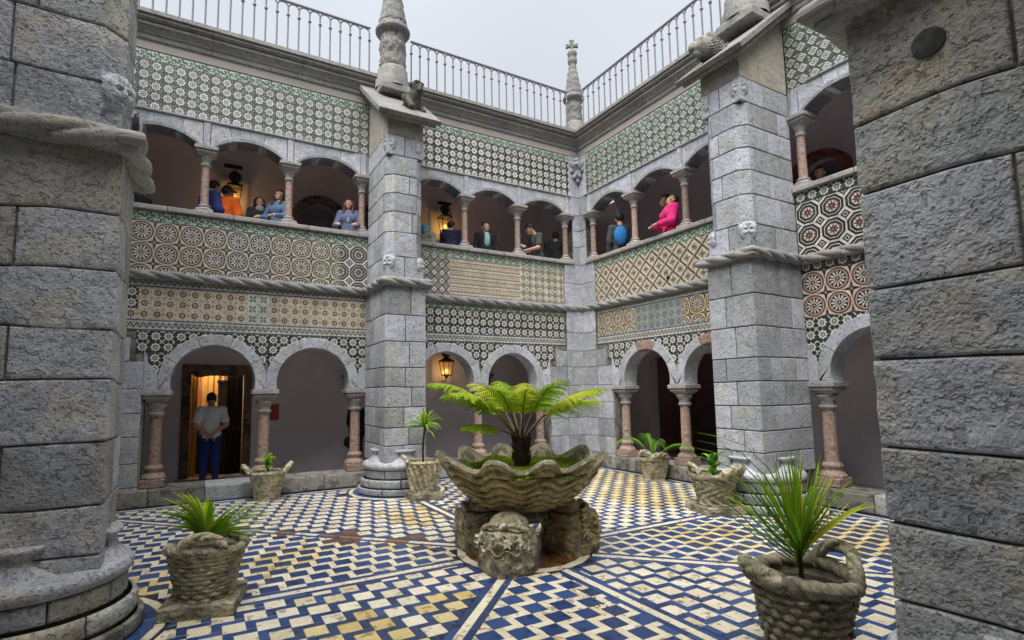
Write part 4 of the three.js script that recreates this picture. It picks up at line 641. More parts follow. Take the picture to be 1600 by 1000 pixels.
// pinnacles, gargoyles, carved corbel
function pinnacle(label, pos, s, cross) {
  const t = thing('pinnacle', label, 'pinnacle', pos, 'carved pinnacles on the terrace edge');
  const car = (r, y0, y1, fr, amp, k) => grid(56, 26, (a, v) => { const th = a * Math.PI * 2, rad = typeof r === 'function' ? r(v) : r, d = amp * (fb3(Math.cos(th) * fr + k, (y0 + v * (y1 - y0)) * fr * 2.4, Math.sin(th) * fr, 3) - .45) * 2; return [(rad + d) * Math.cos(th) * -1, y0 + v * (y1 - y0), (rad + d) * Math.sin(th)]; }, true, 1.6, 1);
  const P = (name, g, m = M.cornice[3]) => { g.scale(s, s, s); g.translate(...pos); return part(t, name, uvBox(g), m); };
  P('pinnacle_base', J(rbox(.62, .14, .62, .02, 0, .07, 0), lathe([[.33, .14], [.33, .30], [.30, .33], [.29, .52], [.26, .56], [.0, .56]], 24)), M.cornice[2]);
  P('carved_shaft', car((v) => .24 + .008 * Math.sin(v * 12), .55, 1.28, 6, .042, 1));
  P('carved_collar', J(lathe([[.2, 1.24], [.30, 1.28], [.335, 1.33], [.34, 1.37], [.30, 1.42], [.25, 1.44]], 28), car((v) => .31 - .06 * v, 1.40, 1.54, 8, .03, 5)));
  P('carved_spire', car((v) => lerp(.27, .095, v) + .006 * Math.sin(v * 30), 1.52, 2.55, 6, .024, 9));
  if (cross) { P('carved_knob', J(lathe([[.1, 2.5], [.15, 2.58], [.15, 2.70], [.10, 2.75], [.14, 2.80], [.16, 2.9], [.12, 2.98], [0, 3.0]], 12))); const f = (a) => { const q = []; for (const k of [0, 1, 2, 3]) { const r = (x, y) => { const c = Math.cos(k * Math.PI / 2), sn = Math.sin(k * Math.PI / 2); return [x * c - y * sn, x * sn + y * c]; }; q.push(r(.045, .045), r(.045, .09), r(.075, .19), r(-.075, .19), r(-.045, .09)); } return q; }; P('cross', extrude(shapeOf(f()), .09, -.045, .012).rotateY(-.6).translate(0, 3.15, 0)); }
}
pinnacle('carved stone pinnacle on the left pier, cut off by the top edge', [-C, 7.40, .40], 1.0, false);
pinnacle('small carved pinnacle topped by a stone cross at the inner corner', [.06, 7.90, -.16], .80, true);
pinnacle('stump of a carved pinnacle above the lion head on the right pier', [-.40, 7.44, C], 1.06, false);
{
    // crouching bust leaning out over the slab
  const t = thing('gargoyle', 'dark stone bust leaning out from the slab of the left pier', 'gargoyle', [-4.70, 7.0, .95]);
  const F = (x, y, z) => { let d = 9; const U = (e, k = .05) => { const h2 = clamp(.5 + .5 * (e - d) / k); d = lerp(e, d, h2) - k * h2 * (1 - h2); }; const S = (cx, cy, cz, r) => Math.hypot(x - cx, y - cy, z - cz) - r; const cap = (a, b, r0, r1) => { const bx = b[0] - a[0], by = b[1] - a[1], bz = b[2] - a[2], tt = clamp(((x - a[0]) * bx + (y - a[1]) * by + (z - a[2]) * bz) / (bx * bx + by * by + bz * bz)); return Math.hypot(x - a[0] - bx * tt, y - a[1] - by * tt, z - a[2] - bz * tt) - lerp(r0, r1, tt); };
    U(cap([0, -.16, -.06], [0, .07, .06], .15, .11)); U(S(0, .215, .12, .098), .04); U(cap([0, .17, .16], [0, .13, .2], .06, .045), .03); U(cap([0, .21, .2], [0, .175, .235], .022, .026), .015); U(cap([-.07, .255, .19], [.07, .255, .19], .022, .022), .02); for (const s of [-1, 1]) { U(cap([s * .1, .22, .1], [s * .115, .25, .08], .03, .016), .02); U(cap([s * .13, .04, .0], [s * .12, -.14, .14], .055, .045), .03); } U(cap([-.05, .12, .215], [.05, .12, .215], .016, .016), .012); for (const s of [-1, 1]) d = Math.max(d, -(Math.hypot(x - s * .04, y - .225, z - .215) - .02)); return d + .008 * (n3(x * 30, y * 30, z * 30) - .5); };
  const body = sdfMesh(F, [-.3, -.34, -.3], [.3, .36, .3], .016); part(t, 'bust', uvBox(body.scale(1.2, 1.2, 1.2).rotateY(.35).translate(-4.68, 7.06, .97)), std({ map: sootMap, bumpMap: stoneBump, bumpScale: .01, color: rgb(.34, .33, .33) }));
  const l = thing('lion_gargoyle', 'carved lion head with curly mane jutting from the slab of the right pier', 'gargoyle', WING.B.p(C - .16, 6.9, 1.15));
  const G = (x, y, z) => { let d = 9; const U = (e, k = .05) => { const h2 = clamp(.5 + .5 * (e - d) / k); d = lerp(e, d, h2) - k * h2 * (1 - h2); }; const S = (cx, cy, cz, r, sx = 1, sy = 1, sz = 1) => (Math.hypot((x - cx) / sx, (y - cy) / sy, (z - cz) / sz) - r) * Math.min(sx, sy, sz); const cap = (a, b, r0, r1) => { const bx = b[0] - a[0], by = b[1] - a[1], bz = b[2] - a[2], tt = clamp(((x - a[0]) * bx + (y - a[1]) * by + (z - a[2]) * bz) / (bx * bx + by * by + bz * bz)); return Math.hypot(x - a[0] - bx * tt, y - a[1] - by * tt, z - a[2] - bz * tt) - lerp(r0, r1, tt); };
    U(cap([0, -.1, -.25], [0, .0, -.05], .17, .18)); U(S(0, .02, 0, .19)); d += .03 * (Math.abs(Math.sin(14 * Math.atan2(y, x) + 22 * z)) - .5) * sstep(.12, .0, z); U(S(0, .03, .12, .12), .05); U(cap([0, -.02, .2], [0, -.03, .27], .075, .06), .04); U(cap([0, -.1, .15], [0, -.11, .23], .05, .04), .02); U(cap([0, .08, .16], [0, .01, .29], .035, .035), .02); for (const s of [-1, 1]) { U(S(s * .13, .15, .05, .045)); U(cap([s * .03, .1, .2], [s * .1, .1, .17], .022, .022), .02); d = Math.max(d, -(Math.hypot(x - s * .055, y - .07, z - .235) - .022)); } return d + .01 * (n3(x * 26, y * 26, z * 26) - .5); };
  part(l, 'lion_head', uvBox(sdfMesh(G, [-.3, -.36, -.5], [.3, .3, .4], .016).rotateY(-Math.PI / 2 - .25).translate(...WING.B.p(C - .16, 6.98, 1.18))), M.soot[0]);
  const c = thing('carved_corbel', 'leafy carved stone corbel in the inner corner under the cornice', 'corbel', [-.06, 6.9, .06]);
  const K = (x, y, z) => { let d = 9; const U = (e, k = .05) => { const h2 = clamp(.5 + .5 * (e - d) / k); d = lerp(e, d, h2) - k * h2 * (1 - h2); }; const S = (cx, cy, cz, r) => Math.hypot(x - cx, y - cy, z - cz) - r; U(S(0, .12, .1, .14)); U(S(0, -.08, .08, .09)); U(S(0, -.24, .04, .06)); U(S(0, .2, .2, .07), .02); U(S(0, .1, .24, .04), .02); for (const s of [-1, 1]) { U(S(s * .15, .18, .08, .07), .02); U(S(s * .13, .0, .1, .06), .02); U(S(s * .07, -.15, .1, .05), .02); d = Math.max(d, -(Math.hypot(x - s * .05, y - .18, z - .26) - .025)); } d = Math.max(d, -(Math.hypot((x) / 1.6, y - .06, z - .25) - .025)); return d + .022 * (n3(x * 24, y * 24, z * 24) - .5); };
  part(c, 'carving', uvBox(sdfMesh(K, [-.32, -.36, -.2], [.32, .36, .36], .016).rotateY(-Math.PI / 4).translate(-.06, 6.98, .06)), M.stone[2]);
}

// ---------------------------------------------------------------- terrace railing
function railing(label, w, u0, u1, n) {
  const t = thing('terrace_railing', label, 'railing', WING[w].p((u0 + u1) / 2, 7.9, n), 'iron railings along the terrace'), sp = .192, k = Math.floor((u1 - u0) / sp), y0 = 7.905, y1 = 8.985;
  const bal = at(w, J(new THREE.CylinderGeometry(.0155, .0155, .96, 7).translate(0, .48, 0), lathe([[.015, .78], [.028, .80], [.034, .82], [.024, .84], [.015, .855]], 8), new THREE.CylinderGeometry(.02, .03, .03, 8).translate(0, .015, 0)), true);
  const arch = at(w, J(new THREE.TorusGeometry(sp / 2, .0145, 6, 10, Math.PI)), true), q = t.position;
  for (let i = 0; i <= k; i++) { const u = u0 + i * sp, p = WING[w].p(u, y0, n); mesh(t, 'baluster', bal, M.railIron, [p[0] - q.x, p[1] - q.y, p[2] - q.z]); if (i < k) { const a = WING[w].p(u + sp / 2, y0 + .96, n); mesh(t, 'rail_arch', arch, M.railIron, [a[0] - q.x, a[1] - q.y, a[2] - q.z]); } }
  part(t, 'handrail', at(w, rbox(k * sp + .04, .035, .045, .008, u0 + k * sp / 2, y1 + .0, n)), M.railIron);
}
railing('iron railing with arched tops on the terrace above the left bay', 'A', C + .36, L, .02);
railing('iron railing with arched tops between left pinnacle and corner pinnacle', 'A', .30, C - .34, .02);
railing('iron railing with arched tops between corner pinnacle and right pier', 'B', .30, C - .34, .02);
railing('iron railing with arched tops beyond the right pier', 'B', C + .36, L, .02);
// ---------------------------------------------------------------- shell fountain with tree fern
{
  const cx = -C, cz = C, face = Math.atan2(camera.position.x - cx, camera.position.z - cz) + Math.PI / 10; // a lobe of the shell points to the front
  const sh = thing('shell_basin', 'large scalloped stone shell basin full of moss in the centre of the court', 'basin', [cx, 0, cz]);
  const N = 10, yB = .43, yR = .955;
  const prof = (t) => [lerp(.16, .80, Math.pow(Math.sin(t * Math.PI / 2), .88) * .62 + .38 * t), yB + (yR - yB) * Math.pow(t, 1.55)];
  const wave = (th) => Math.cos(N * (th - face));
  const P = (th, t, inn) => {
    const [r0, y0] = prof(t), k = Math.pow(t, .7), w = wave(th), edge = sstep(.88, 1, t);
    const ws = Math.sign(w) * Math.pow(Math.abs(w), .85);
    let r = r0 * (1 + .085 * k * ws) + .035 * edge, y = y0 + .066 * Math.pow(t, 1.1) * ws * (1 - .12 * edge);
    if (!inn) { const rg = Math.abs(Math.sin(t * 8.5 * Math.PI + .4 * w)); const q = Math.pow(rg, .6); r += .044 * (q - .6) * sstep(.12, .3, t) * (1 - edge); y -= .016 * (q - .6) * (1 - edge); }
    const n = .012 * (fb3(Math.cos(th) * 5 * r0 + 3, y * 7, Math.sin(th) * 5 * r0, 3) - .5); r += n; y += n;
    const ov = 1 + .06 * Math.cos(2 * (th - face) + Math.PI); // a little wider than deep
    return [cx + (r - (inn ? .045 : 0)) * ov * Math.sin(th), y + (inn ? .022 : 0), cz + (r - (inn ? .045 : 0)) * ov * Math.cos(th)];
  };
  const outer = grid(280, 150, (a, t) => P(a * Math.PI * 2, t, false), true, 5, 1.1);
  part(sh, 'shell', outer, M.shell);
  part(sh, 'shell_inside', grid(264, 10, (a, t) => P(a * Math.PI * 2, 1 - t * .4, true), true, 5, .4), M.moss[1]);
  part(sh, 'shell_lip', grid(264, 8, (a, t) => { const o = P(a * Math.PI * 2, 1, false), i = P(a * Math.PI * 2, 1, true), h = Math.sin(t * Math.PI) * .026; return [lerp(o[0], i[0], t), lerp(o[1], i[1], t) + h, lerp(o[2], i[2], t)]; }, true, 5, .1), M.moss[0]);
  part(sh, 'basin_foot', uvBox(lathe([[0, .32], [.30, .34], [.27, .39], [.19, .46], [0, .46]], 30).translate(cx, 0, cz)), M.moss[1]);
  part(sh, 'soil', grid(40, 10, (a, t) => { const r = t * .77, th = a * Math.PI * 2; return [cx + r * Math.sin(th), .80 + .05 * (fb3(r * 4 * Math.sin(th) + 9, 1, r * 4 * Math.cos(th), 2) - .5) + .055, cz + r * Math.cos(th)]; }, true), std({ color: rgb(.03, .05, .012) }));
  // moss: countless small tufts
  const mg = fromArrays([-.007, 0, 0, .007, 0, 0, .002, .026, .004, 0, 0, -.007, .004, .02, -.003, 0, 0, .007], [0, 1, 2, 3, 5, 4]);
  const n = 15000, im = new THREE.InstancedMesh(mg, M.leaf(.36, .48, .04, .25), n), o = new THREE.Object3D(), q = rng(5);
  for (let i = 0; i < n; i++) { const th = q() * 6.283, r = .76 * Math.sqrt(q()), x = cx + r * Math.sin(th), z = cz + r * Math.cos(th), k = fb3(x * 5, 2, z * 5, 3); o.position.set(x, .855 + .09 * (fb3((x - cx) * 4 + 9, 1, (z - cz) * 4, 2) - .5) + .03 * sstep(.4, .7, k), z); o.rotation.set(rr(-.7, .7, q), q() * 6, rr(-.7, .7, q)); o.scale.setScalar(rr(.5, 1.35, q)); o.updateMatrix(); im.setMatrixAt(i, o.matrix); const d = rr(.5, 1.4, q) * lerp(.5, 1.25, k); im.setColorAt(i, rgb(d, d * rr(.85, 1.1, q), d)); }
  im.name = 'moss'; tag(im, 'bright green moss carpet filling the shell basin', 'moss', null, 'stuff'); scene.add(im);
  // the three carved blocks that carry it
  const blocks = [['front carved stone block with ivy vine carrying the shell basin', -5.31, 5.30, .245, .25, .375], ['left carved stone block behind the front one, below the shell', -5.18, 4.50, .25, .25, .40], ['damp mossy carved stone block at the right, below the shell', -4.38, 5.06, .29, .26, .40]];
  blocks.forEach(([label, x, z, rx, rz, h], k) => {
    const t = thing('carved_block', label, 'pedestal', [x, 0, z], 'carved blocks under the shell basin'), m = k === 2 ? M.wet : M.moss[0], dir = Math.atan2(x - cx, z - cz);
    const rad = (th, y) => { const e = 3.2, c = Math.abs(Math.cos(th)), s = Math.abs(Math.sin(th)), sq = Math.pow(Math.pow(c / rx, e) + Math.pow(s / rz, e), -1 / e); return sq * (1 - .06 * sstep(.7, 1, y / h) + .03 * Math.sin(y * 9)) + .05 * (fb3(Math.cos(th) * 4 + k * 5, y * 14, Math.sin(th) * 4, 4) - .5); };
    part(t, 'block', grid(140, 64, (a, v) => { const th = a * Math.PI * 2; if (v > .86) { const f = 1 - (v - .86) / .14, r = rad(th, h) * f; return [x + r * Math.sin(th), h + .03 * (1 - f) + .03 * (fb3(r * 9 * Math.sin(th), k, r * 9 * Math.cos(th), 2) - .5), z + r * Math.cos(th)]; } const y = v / .86 * h, r = rad(th, y) + .022 * (fb3(Math.cos(th) * 11 + k, y * 34, Math.sin(th) * 11, 3) - .5); return [x + r * Math.sin(th), y, z + r * Math.cos(th)]; }, true, 2, .6), m);
    const leafShape = () => { const p = []; for (let i = 0; i < 10; i++) { const a = i / 10 * Math.PI * 2, r = i % 2 ? .022 : .052; p.push([r * Math.sin(a), r * Math.cos(a)]); } return shapeOf(p); };
    const q = rng(40 + k);
    for (let i = 0; i < 13; i++) { const th = dir + rr(-1.5, 1.5, q), y = h * rr(.5, .95, q), r = rad(th, y); part(t, 'ivy_leaf', uvBox(new THREE.ExtrudeGeometry(leafShape(), { depth: .022, bevelEnabled: true, bevelSize: .008, bevelThickness: .008, bevelSegments: 1 }).scale(rr(.7, 1.15, q), rr(.7, 1.15, q), 1).rotateZ(q() * 6).rotateX(-.2).translate(0, 0, r + .004).rotateY(th).translate(x, y, z)), k === 2 ? M.wet : M.pale); }
    const vine = []; for (let i = 0; i <= 16; i++) { const th = dir - 1.25 + 2.5 * i / 16, y = h * .6 + .03 * Math.sin(i * 1.5), r = rad(th, y) + .008; vine.push([x + r * Math.sin(th), y, z + r * Math.cos(th)]); }
    part(t, 'vine', tube(vine, .009, .009, 48, 6), k === 2 ? M.wet : M.pale);
    // tortoise on top, carrying the shell on its back
    const tx = x - Math.sin(dir) * .05, tz = z - Math.cos(dir) * .05, T = (g) => g.rotateY(dir).translate(tx, h + .015, tz);
    part(t, 'tortoise_back', uvBox(T(grid(30, 12, (a, v) => { const th = a * Math.PI * 2, f = v * Math.PI / 2; return [.2 * Math.cos(f) * Math.sin(th), .135 * Math.sin(f), .17 * Math.cos(f) * Math.cos(th)]; }, true))), k === 2 ? M.wet : M.moss[2]);
    part(t, 'tortoise_head', uvBox(T(new THREE.SphereGeometry(.045, 16, 12).scale(1, .85, 1.25).translate(0, .035, .20))), k === 2 ? M.wet : M.pale);
    for (const s of [-1, 1]) part(t, 'tortoise_leg', T(tube([[s * .03, .045, .21], [s * .10, .055, .215], [s * .17, .03, .19], [s * .21, .0, .12]], .022, .026, 14, 8)), k === 2 ? M.wet : M.moss[2]);
  });
  // tree fern
  const fern = thing('tree_fern', 'tree fern with wide yellow green fronds growing from the shell basin', 'tree fern', [cx, .78, cz]);
  part(fern, 'trunk', grid(40, 36, (a, v) => { const th = a * Math.PI * 2, y = .80 + v * .43, r = lerp(.062, .084, v) + .03 * (fb3(Math.cos(th) * 5, y * 26, Math.sin(th) * 5, 3) - .5) + .012 * Math.abs(Math.sin(th * 7 + y * 30)); return [cx + .03 * v * v + r * Math.sin(th) * (v > .97 ? .4 : 1), y, cz + r * Math.cos(th) * (v > .97 ? .4 : 1)]; }, true), M.trunk);
  const stubs = []; for (let i = 0; i < 70; i++) { const th = R() * 6.283, y = rr(.9, 1.25), r = .072; stubs.push(tube([[cx + r * Math.sin(th), y, cz + r * Math.cos(th)], [cx + (r + .025) * Math.sin(th), y + .03, cz + (r + .025) * Math.cos(th)], [cx + (r + .03) * Math.sin(th), y + .08, cz + (r + .03) * Math.cos(th)]], .009, .004, 3, 5)); }
  part(fern, 'frond_stub', J(stubs), std({ color: rgb(.06, .03, .018) })).userData.kind = 'stuff';
  const stemM = std({ color: rgb(.13, .105, .05), roughness: .7 }), tones = [[.33, .48, .015], [.42, .54, .02], [.23, .40, .02], [.50, .52, .03]].map((c) => M.leaf(...c, .45));
  const q2 = rng(61);
  // the photograph's right-hand direction, so that the long fronds lie across the view
  const right = Math.atan2(Math.cos(.5044), Math.sin(.5044)); // angle whose (sin, cos) = (x, z) of the camera's right
  const dirs = [[-1.62, 1.20, .50], [-1.25, 1.05, .42], [-1.95, 1.02, .40], [-2.5, .85, .5], [-.75, .9, .47], [-.2, .8, .45], [.35, .85, .5], [1.0, 1.0, .42], [1.45, 1.15, .44], [1.78, 1.28, .34], [2.2, .92, .46], [2.75, .75, .5], [3.3, .7, .52], [-1.45, .8, .15]];
  dirs.forEach(([a, len, rise], fi) => {
    const th = face + a, ux = Math.sin(th), uz = Math.cos(th), pts = [];
    for (let i = 0; i <= 20; i++) { const t = i / 20, out = len * .87 * (t * .84 + .10 * t * t), y = 1.19 + rise * 1.32 * (1 - (1 - t) ** 1.8) - .07 * t ** 3; pts.push(V3(cx + ux * (.05 + out), y, cz + uz * (.05 + out))); }
    const cv = new THREE.CatmullRomCurve3(pts), f = part(fern, 'frond', tube(pts.map((p) => [p.x, p.y, p.z]), .013, .003, 26, 6), stemM);
    const pos = [], side = V3(-uz, 0, ux).negate(), nP = 27, tri = (p, r, s) => pos.push(p.x, p.y, p.z, r.x, r.y, r.z, s.x, s.y, s.z);
    for (let i = 0; i < nP; i++) for (const s of [-1, 1]) {
      const t = .36 + .63 * (i + .3 * (s > 0)) / nP, base = cv.getPointAt(t), tan = cv.getTangentAt(t), L0 = .27 * Math.pow(Math.sin(Math.PI * (.16 + .84 * (1 - (t - .36) / .64)) * .62), 1.1) * (.9 + .2 * q2()) * Math.min(1, len);
      const dir = side.clone().multiplyScalar(s).addScaledVector(tan, .5).add(V3(0, -.04 + .34 * (q2() - .5), 0)).normalize(), nrm = V3().crossVectors(tan, dir).normalize(), across = V3().crossVectors(dir, nrm).normalize(), m = 10;
      for (let k = 0; k < m; k++) { const u0 = k / m, u1 = (k + .78) / m, wd = .034 * (1 - u0 * .75) * (.8 + .4 * q2()) * Math.min(1, L0 / .2), drop = (u) => -.10 * u * u * L0 / .3; const A = base.clone().addScaledVector(dir, L0 * u0).add(V3(0, drop(u0), 0)), B = base.clone().addScaledVector(dir, L0 * u1).add(V3(0, drop(u1), 0)); for (const e of [-1, 1]) { const tip = A.clone().lerp(B, .9).addScaledVector(across, e * wd).add(V3(0, -.006 + .012 * (q2() - .5), 0)); if (e * s > 0) tri(A, B, tip); else tri(A, tip, B); const tip2 = A.clone().lerp(B, .35).addScaledVector(across, e * wd * .85); tri(A, tip, tip2); } }
    }
    part(f, 'leaflet', fromArrays(pos, null), tones[fi % 4]).userData.kind = 'stuff';
  });
}

// ---------------------------------------------------------------- potted plants
const leafM = [M.leaf(.24, .48, .02), M.leaf(.38, .60, .025), M.leaf(.10, .26, .025), M.leaf(.56, .60, .04)];
// a strap leaf along points, folded along its midrib
function blade(pts, wid, fold = .25, n = 9, up = V3(0, 1, 0)) {
  const c = new THREE.CatmullRomCurve3(pts.map((p) => V3(...p)));
  return grid(2, n, (a, t, i) => { const p = c.getPointAt(t), tg = c.getTangentAt(Math.min(.999, t)), s = V3().crossVectors(tg, up); if (s.lengthSq() < 1e-4) s.set(1, 0, 0); s.normalize(); const nn = V3().crossVectors(s, tg).normalize(), w = wid * Math.pow(Math.sin(Math.PI * clamp(.08 + .92 * Math.pow(t, .75))), .7) * (1 - .15 * t) * .5; p.addScaledVector(s, (i - 1) * w); p.addScaledVector(nn, Math.abs(i - 1) * w * fold * 2); return [p.x, p.y, p.z]; });
}
function pot(name, label, x, z, o) { // o: y0, h, rb, rt, surf(th, v) -> displacement, m
  const t = thing('stone_planter', label, 'planter', [x, 0, z], 'carved stone planters in the court');
  const { y0 = .1, h, rb, rt, surf, m, nu = 160, nv = 70, belly = 0 } = o, R0 = (v) => lerp(rb, rt, Math.pow(v, 1.15)) + belly * Math.sin(Math.PI * v);
  part(t, 'bowl', grid(nu, nv, (a, v) => { const th = a * Math.PI * 2, r = R0(v) + surf(th, v) + .005 * (fb3(Math.cos(th) * 6, v * 9, Math.sin(th) * 6, 3) - .5); return [x + r * Math.sin(th), y0 + v * h, z + r * Math.cos(th)]; }, true, 2, 1), m);
  part(t, 'bowl_inside', grid(40, 6, (a, v) => { const th = a * Math.PI * 2, r = R0(1 - v * .3) - .035; return [x + r * Math.sin(th), y0 + h * (1 - v * .3), z + r * Math.cos(th)]; }, true), m);
  part(t, 'soil', grid(28, 8, (a, v) => { const th = a * Math.PI * 2, r = (R0(.82) - .03) * v; return [x + r * Math.sin(th), y0 + h * .86 + .03 * (fb3(r * 20 * Math.sin(th), 1, r * 20 * Math.cos(th), 3) - .5), z + r * Math.cos(th)]; }, true), M.soil);
  if (o.rim) part(t, 'rim', grid(240, 18, (a, v) => { const th = a * Math.PI * 2, f = v * Math.PI * 2, tw = .78 + .34 * Math.pow(Math.abs(Math.sin(.5 * (o.rim[2] * th + 2.0 * f))), .6), r = o.rim[0] * tw, w = o.rim[1] * Math.cos(2 * th + (o.rim[3] ?? 0)) ; const k = rt - .012 + r * Math.cos(f); return [x + k * Math.sin(th), y0 + h + w + r * Math.sin(f), z + k * Math.cos(th)]; }, true, 2, .2), m);
  for (const [ha, wd, ht, rad, lean] of o.handles ?? []) { const pts = []; for (let i = 0; i <= 10; i++) { const f = Math.PI * i / 10, tt = (Math.cos(f)) * wd, rr0 = rt - .01 + lean * Math.sin(f); const th = ha + tt / rt; pts.push([x + rr0 * Math.sin(th), y0 + h - .01 + ht * Math.sin(f), z + rr0 * Math.cos(th)]); } const c = new THREE.CatmullRomCurve3(pts.map((p) => V3(...p))), fr = c.computeFrenetFrames(40, false); part(t, 'handle', grid(27, 40, (a, tt, i, j) => { const p = c.getPointAt(tt), f = a * Math.PI * 2, r = rad * (.72 + .4 * Math.pow(Math.abs(Math.sin(1.5 * f + tt * 13)), .6)); p.addScaledVector(fr.normals[j], r * Math.cos(f)).addScaledVector(fr.binormals[j], r * Math.sin(f)); return [p.x, p.y, p.z]; }, true, .3, 1), o.mh ?? m); }
  if (o.plinth) { const [pw, ph, turn, ml] = o.plinth, g = grid(88, 16, (a, v) => { const f = a * 4, sd = Math.floor(f) % 4, e = (f % 1) * 2 - 1, w = pw / 2; let p = [[e, 1], [1, -e], [-e, -1], [-1, e]][sd].map((k) => k * w); let y = v < .7 ? v / .7 * ph : ph, s = v < .7 ? 1 : 1 - (v - .7) / .3; if (v < .68 && v > .02) { const rk = .026 * (fb3(p[0] * 26 + 7, y * 30, p[1] * 26, 3) - .5); s += rk / w; } return [x + p[0] * s * Math.cos(turn) + p[1] * s * Math.sin(turn), y + .004 * (fb3(p[0] * s * 20, 3, p[1] * s * 20, 2) - .5), z - p[0] * s * Math.sin(turn) + p[1] * s * Math.cos(turn)]; }, true, 2, .3); part(t, 'plinth', g, ml ?? m); }
  return t;
}
const wicker = (rows, st, amp) => (th, v) => { const r = Math.floor(v * rows), f = v * rows % 1; return amp * (Math.sqrt(Math.max(0, 1 - (2 * f - 1) ** 2)) * (.8 + .2 * Math.cos(st * th + Math.PI * (r % 2))) - .45) + .012 * sstep(.06, 0, v); };
const knuckle = (rows, n, amp) => (th, v) => { const r = Math.floor(v * rows), f = v * rows % 1, g = ((th / 6.2832 * n + .5 * (r % 2)) % 1 + 1) % 1, jx = hash(r, Math.floor(th / 6.2832 * n + .5 * (r % 2)), 5), d = Math.hypot((f - .5) * (1.9 + .5 * jx), (g - .5) * (1.75 + .4 * jx)); return amp * (.6 + .6 * jx) * Math.pow(Math.max(0, 1 - d * d), .7) - amp * .3; };
const camDir = (x, z) => Math.atan2(camera.position.x - x, camera.position.z - z);
{ // near left: basket weave with a young palm
  const x = -7.86, z = 4.80, f = camDir(x, z), t = pot('planter', 'basket weave stone planter with young palm, on square plinth at front left', x, z, { y0: .095, h: .39, rb: .205, rt: .29, surf: wicker(11, 13, .030), m: M.moss[2], mh: M.pale, rim: [.036, .02, 20, -2 * f + 1.2], handles: [[f - .15, .17, .14, .032, .015], [f + Math.PI - .25, .16, .13, .032, .015]], plinth: [.53, .10, f - .23, M.moss[0]] });
  const p = thing('young_palm', 'young bright green palm growing in the front left basket planter', 'palm', [x, .51, z]), q = rng(71);
  const fan = (a0, lean, n, spread, len) => { for (let i = 0; i < n; i++) { const k = (i / (n - 1) - .5) * 2, th = a0, c = Math.cos(th), s = Math.sin(th), e = lean + k * spread, l = len * (1 - .28 * k * k) * rr(.86, 1.08, q), dx = Math.sin(e) * l, dy = Math.cos(e) * l; part(p, 'leaf', blade([[x, .50, z], [x + c * dx * .35, .54 + dy * .42, z + s * dx * .35 + .01 * k], [x + c * dx * .72, .54 + dy * .74 - .03, z + s * dx * .72 + .03 * k], [x + c * dx, .52 + dy * .9 - .05 * Math.abs(Math.sin(e)), z + s * dx + .05 * k]], .042, .22), leafM[q() < .5 ? 1 : q() < .5 ? 0 : 3]); } };
  const rgt = .5044; // along the picture's right
  fan(Math.PI + rgt, .75, 22, .5, .56); fan(rgt - .1, 1.02, 20, .42, .56); fan(1.2, .1, 9, .5, .40);
}
{ // near right: knuckled basket with a fan palm
  const x = -4.53, z = 7.68, f = camDir(x, z), t = pot('planter', 'knobbly stone basket planter with rope rim at front right', x, z, { y0: .0, h: .5, rb: .215, rt: .305, surf: knuckle(9, 19, .034), m: M.moss[1], mh: M.moss[2], rim: [.045, .018, 17, -2 * f + .6], handles: [[f + 2.2, .20, .17, .04, .0], [f - 1.0, .22, .07, .046, .035]], nu: 220, nv: 110 });
  const p = thing('fan_palm', 'spiky fan palm with narrow yellow green leaves in the front right planter', 'palm', [x, .45, z]), q = rng(73);
  part(p, 'stem', tube([[x, .42, z], [x, .54, z], [x - .01, .66, z]], .017, .014, 8, 8), std({ color: rgb(.05, .05, .02) }));
  const rx = Math.cos(.5044), rz = Math.sin(.5044);
  for (let i = 0; i < 84; i++) { const k = i / 83, e = lerp(-1.0, .62, k) + rr(-.05, .05, q), l = (.60 + .09 * Math.cos(e * 2)) * rr(.8, 1.1, q), b = rr(-.22, .22, q), dx = Math.sin(e) * l, dy = Math.cos(e) * l, y = .56 + .12 * q(); part(p, 'leaf', blade([[x, y, z], [x + rx * dx * .4 - rz * b * .2, y + dy * .42, z + rz * dx * .4 + rx * b * .2], [x + rx * dx * .75 - rz * b * .6, y + dy * .76, z + rz * dx * .75 + rx * b * .6], [x + rx * dx - rz * b, y + dy * .98 - .05 * Math.abs(Math.sin(e)), z + rz * dx + rx * b]], .022, .22, 6), leafM[q() < .45 ? 1 : q() < .5 ? 0 : 3]); }
  for (let i = 0; i < 7; i++) { const a = .06 * (i - 3), l = .62 - .04 * Math.abs(i - 2), y = .60 + .014 * i; part(p, 'leaf', blade([[x + .02, y, z], [x + rx * l * .4, y + .16, z + rz * l * .4 + a * .3], [x + rx * l * .75, y + .27, z + rz * l * .75 + a * .6], [x + rx * l, y + .32 - .02 * i, z + rz * l + a]], .018, .35, 7), leafM[3]); }
  for (let i = 0; i < 9; i++) { const l = .62, y = .54 + .02 * i; part(p, 'leaf', blade([[x, y, z], [x - rx * l * .4, y + .17, z - rz * l * .4 + .03 * i], [x - rx * l * .8, y + .38 + .03 * i, z - rz * l * .8 + .03 * i], [x - rx * (l + .06), y + .48 + .03 * i, z - rz * (l + .06)]], .022, .35, 7), leafM[i % 2 ? 2 : 0]); }
}
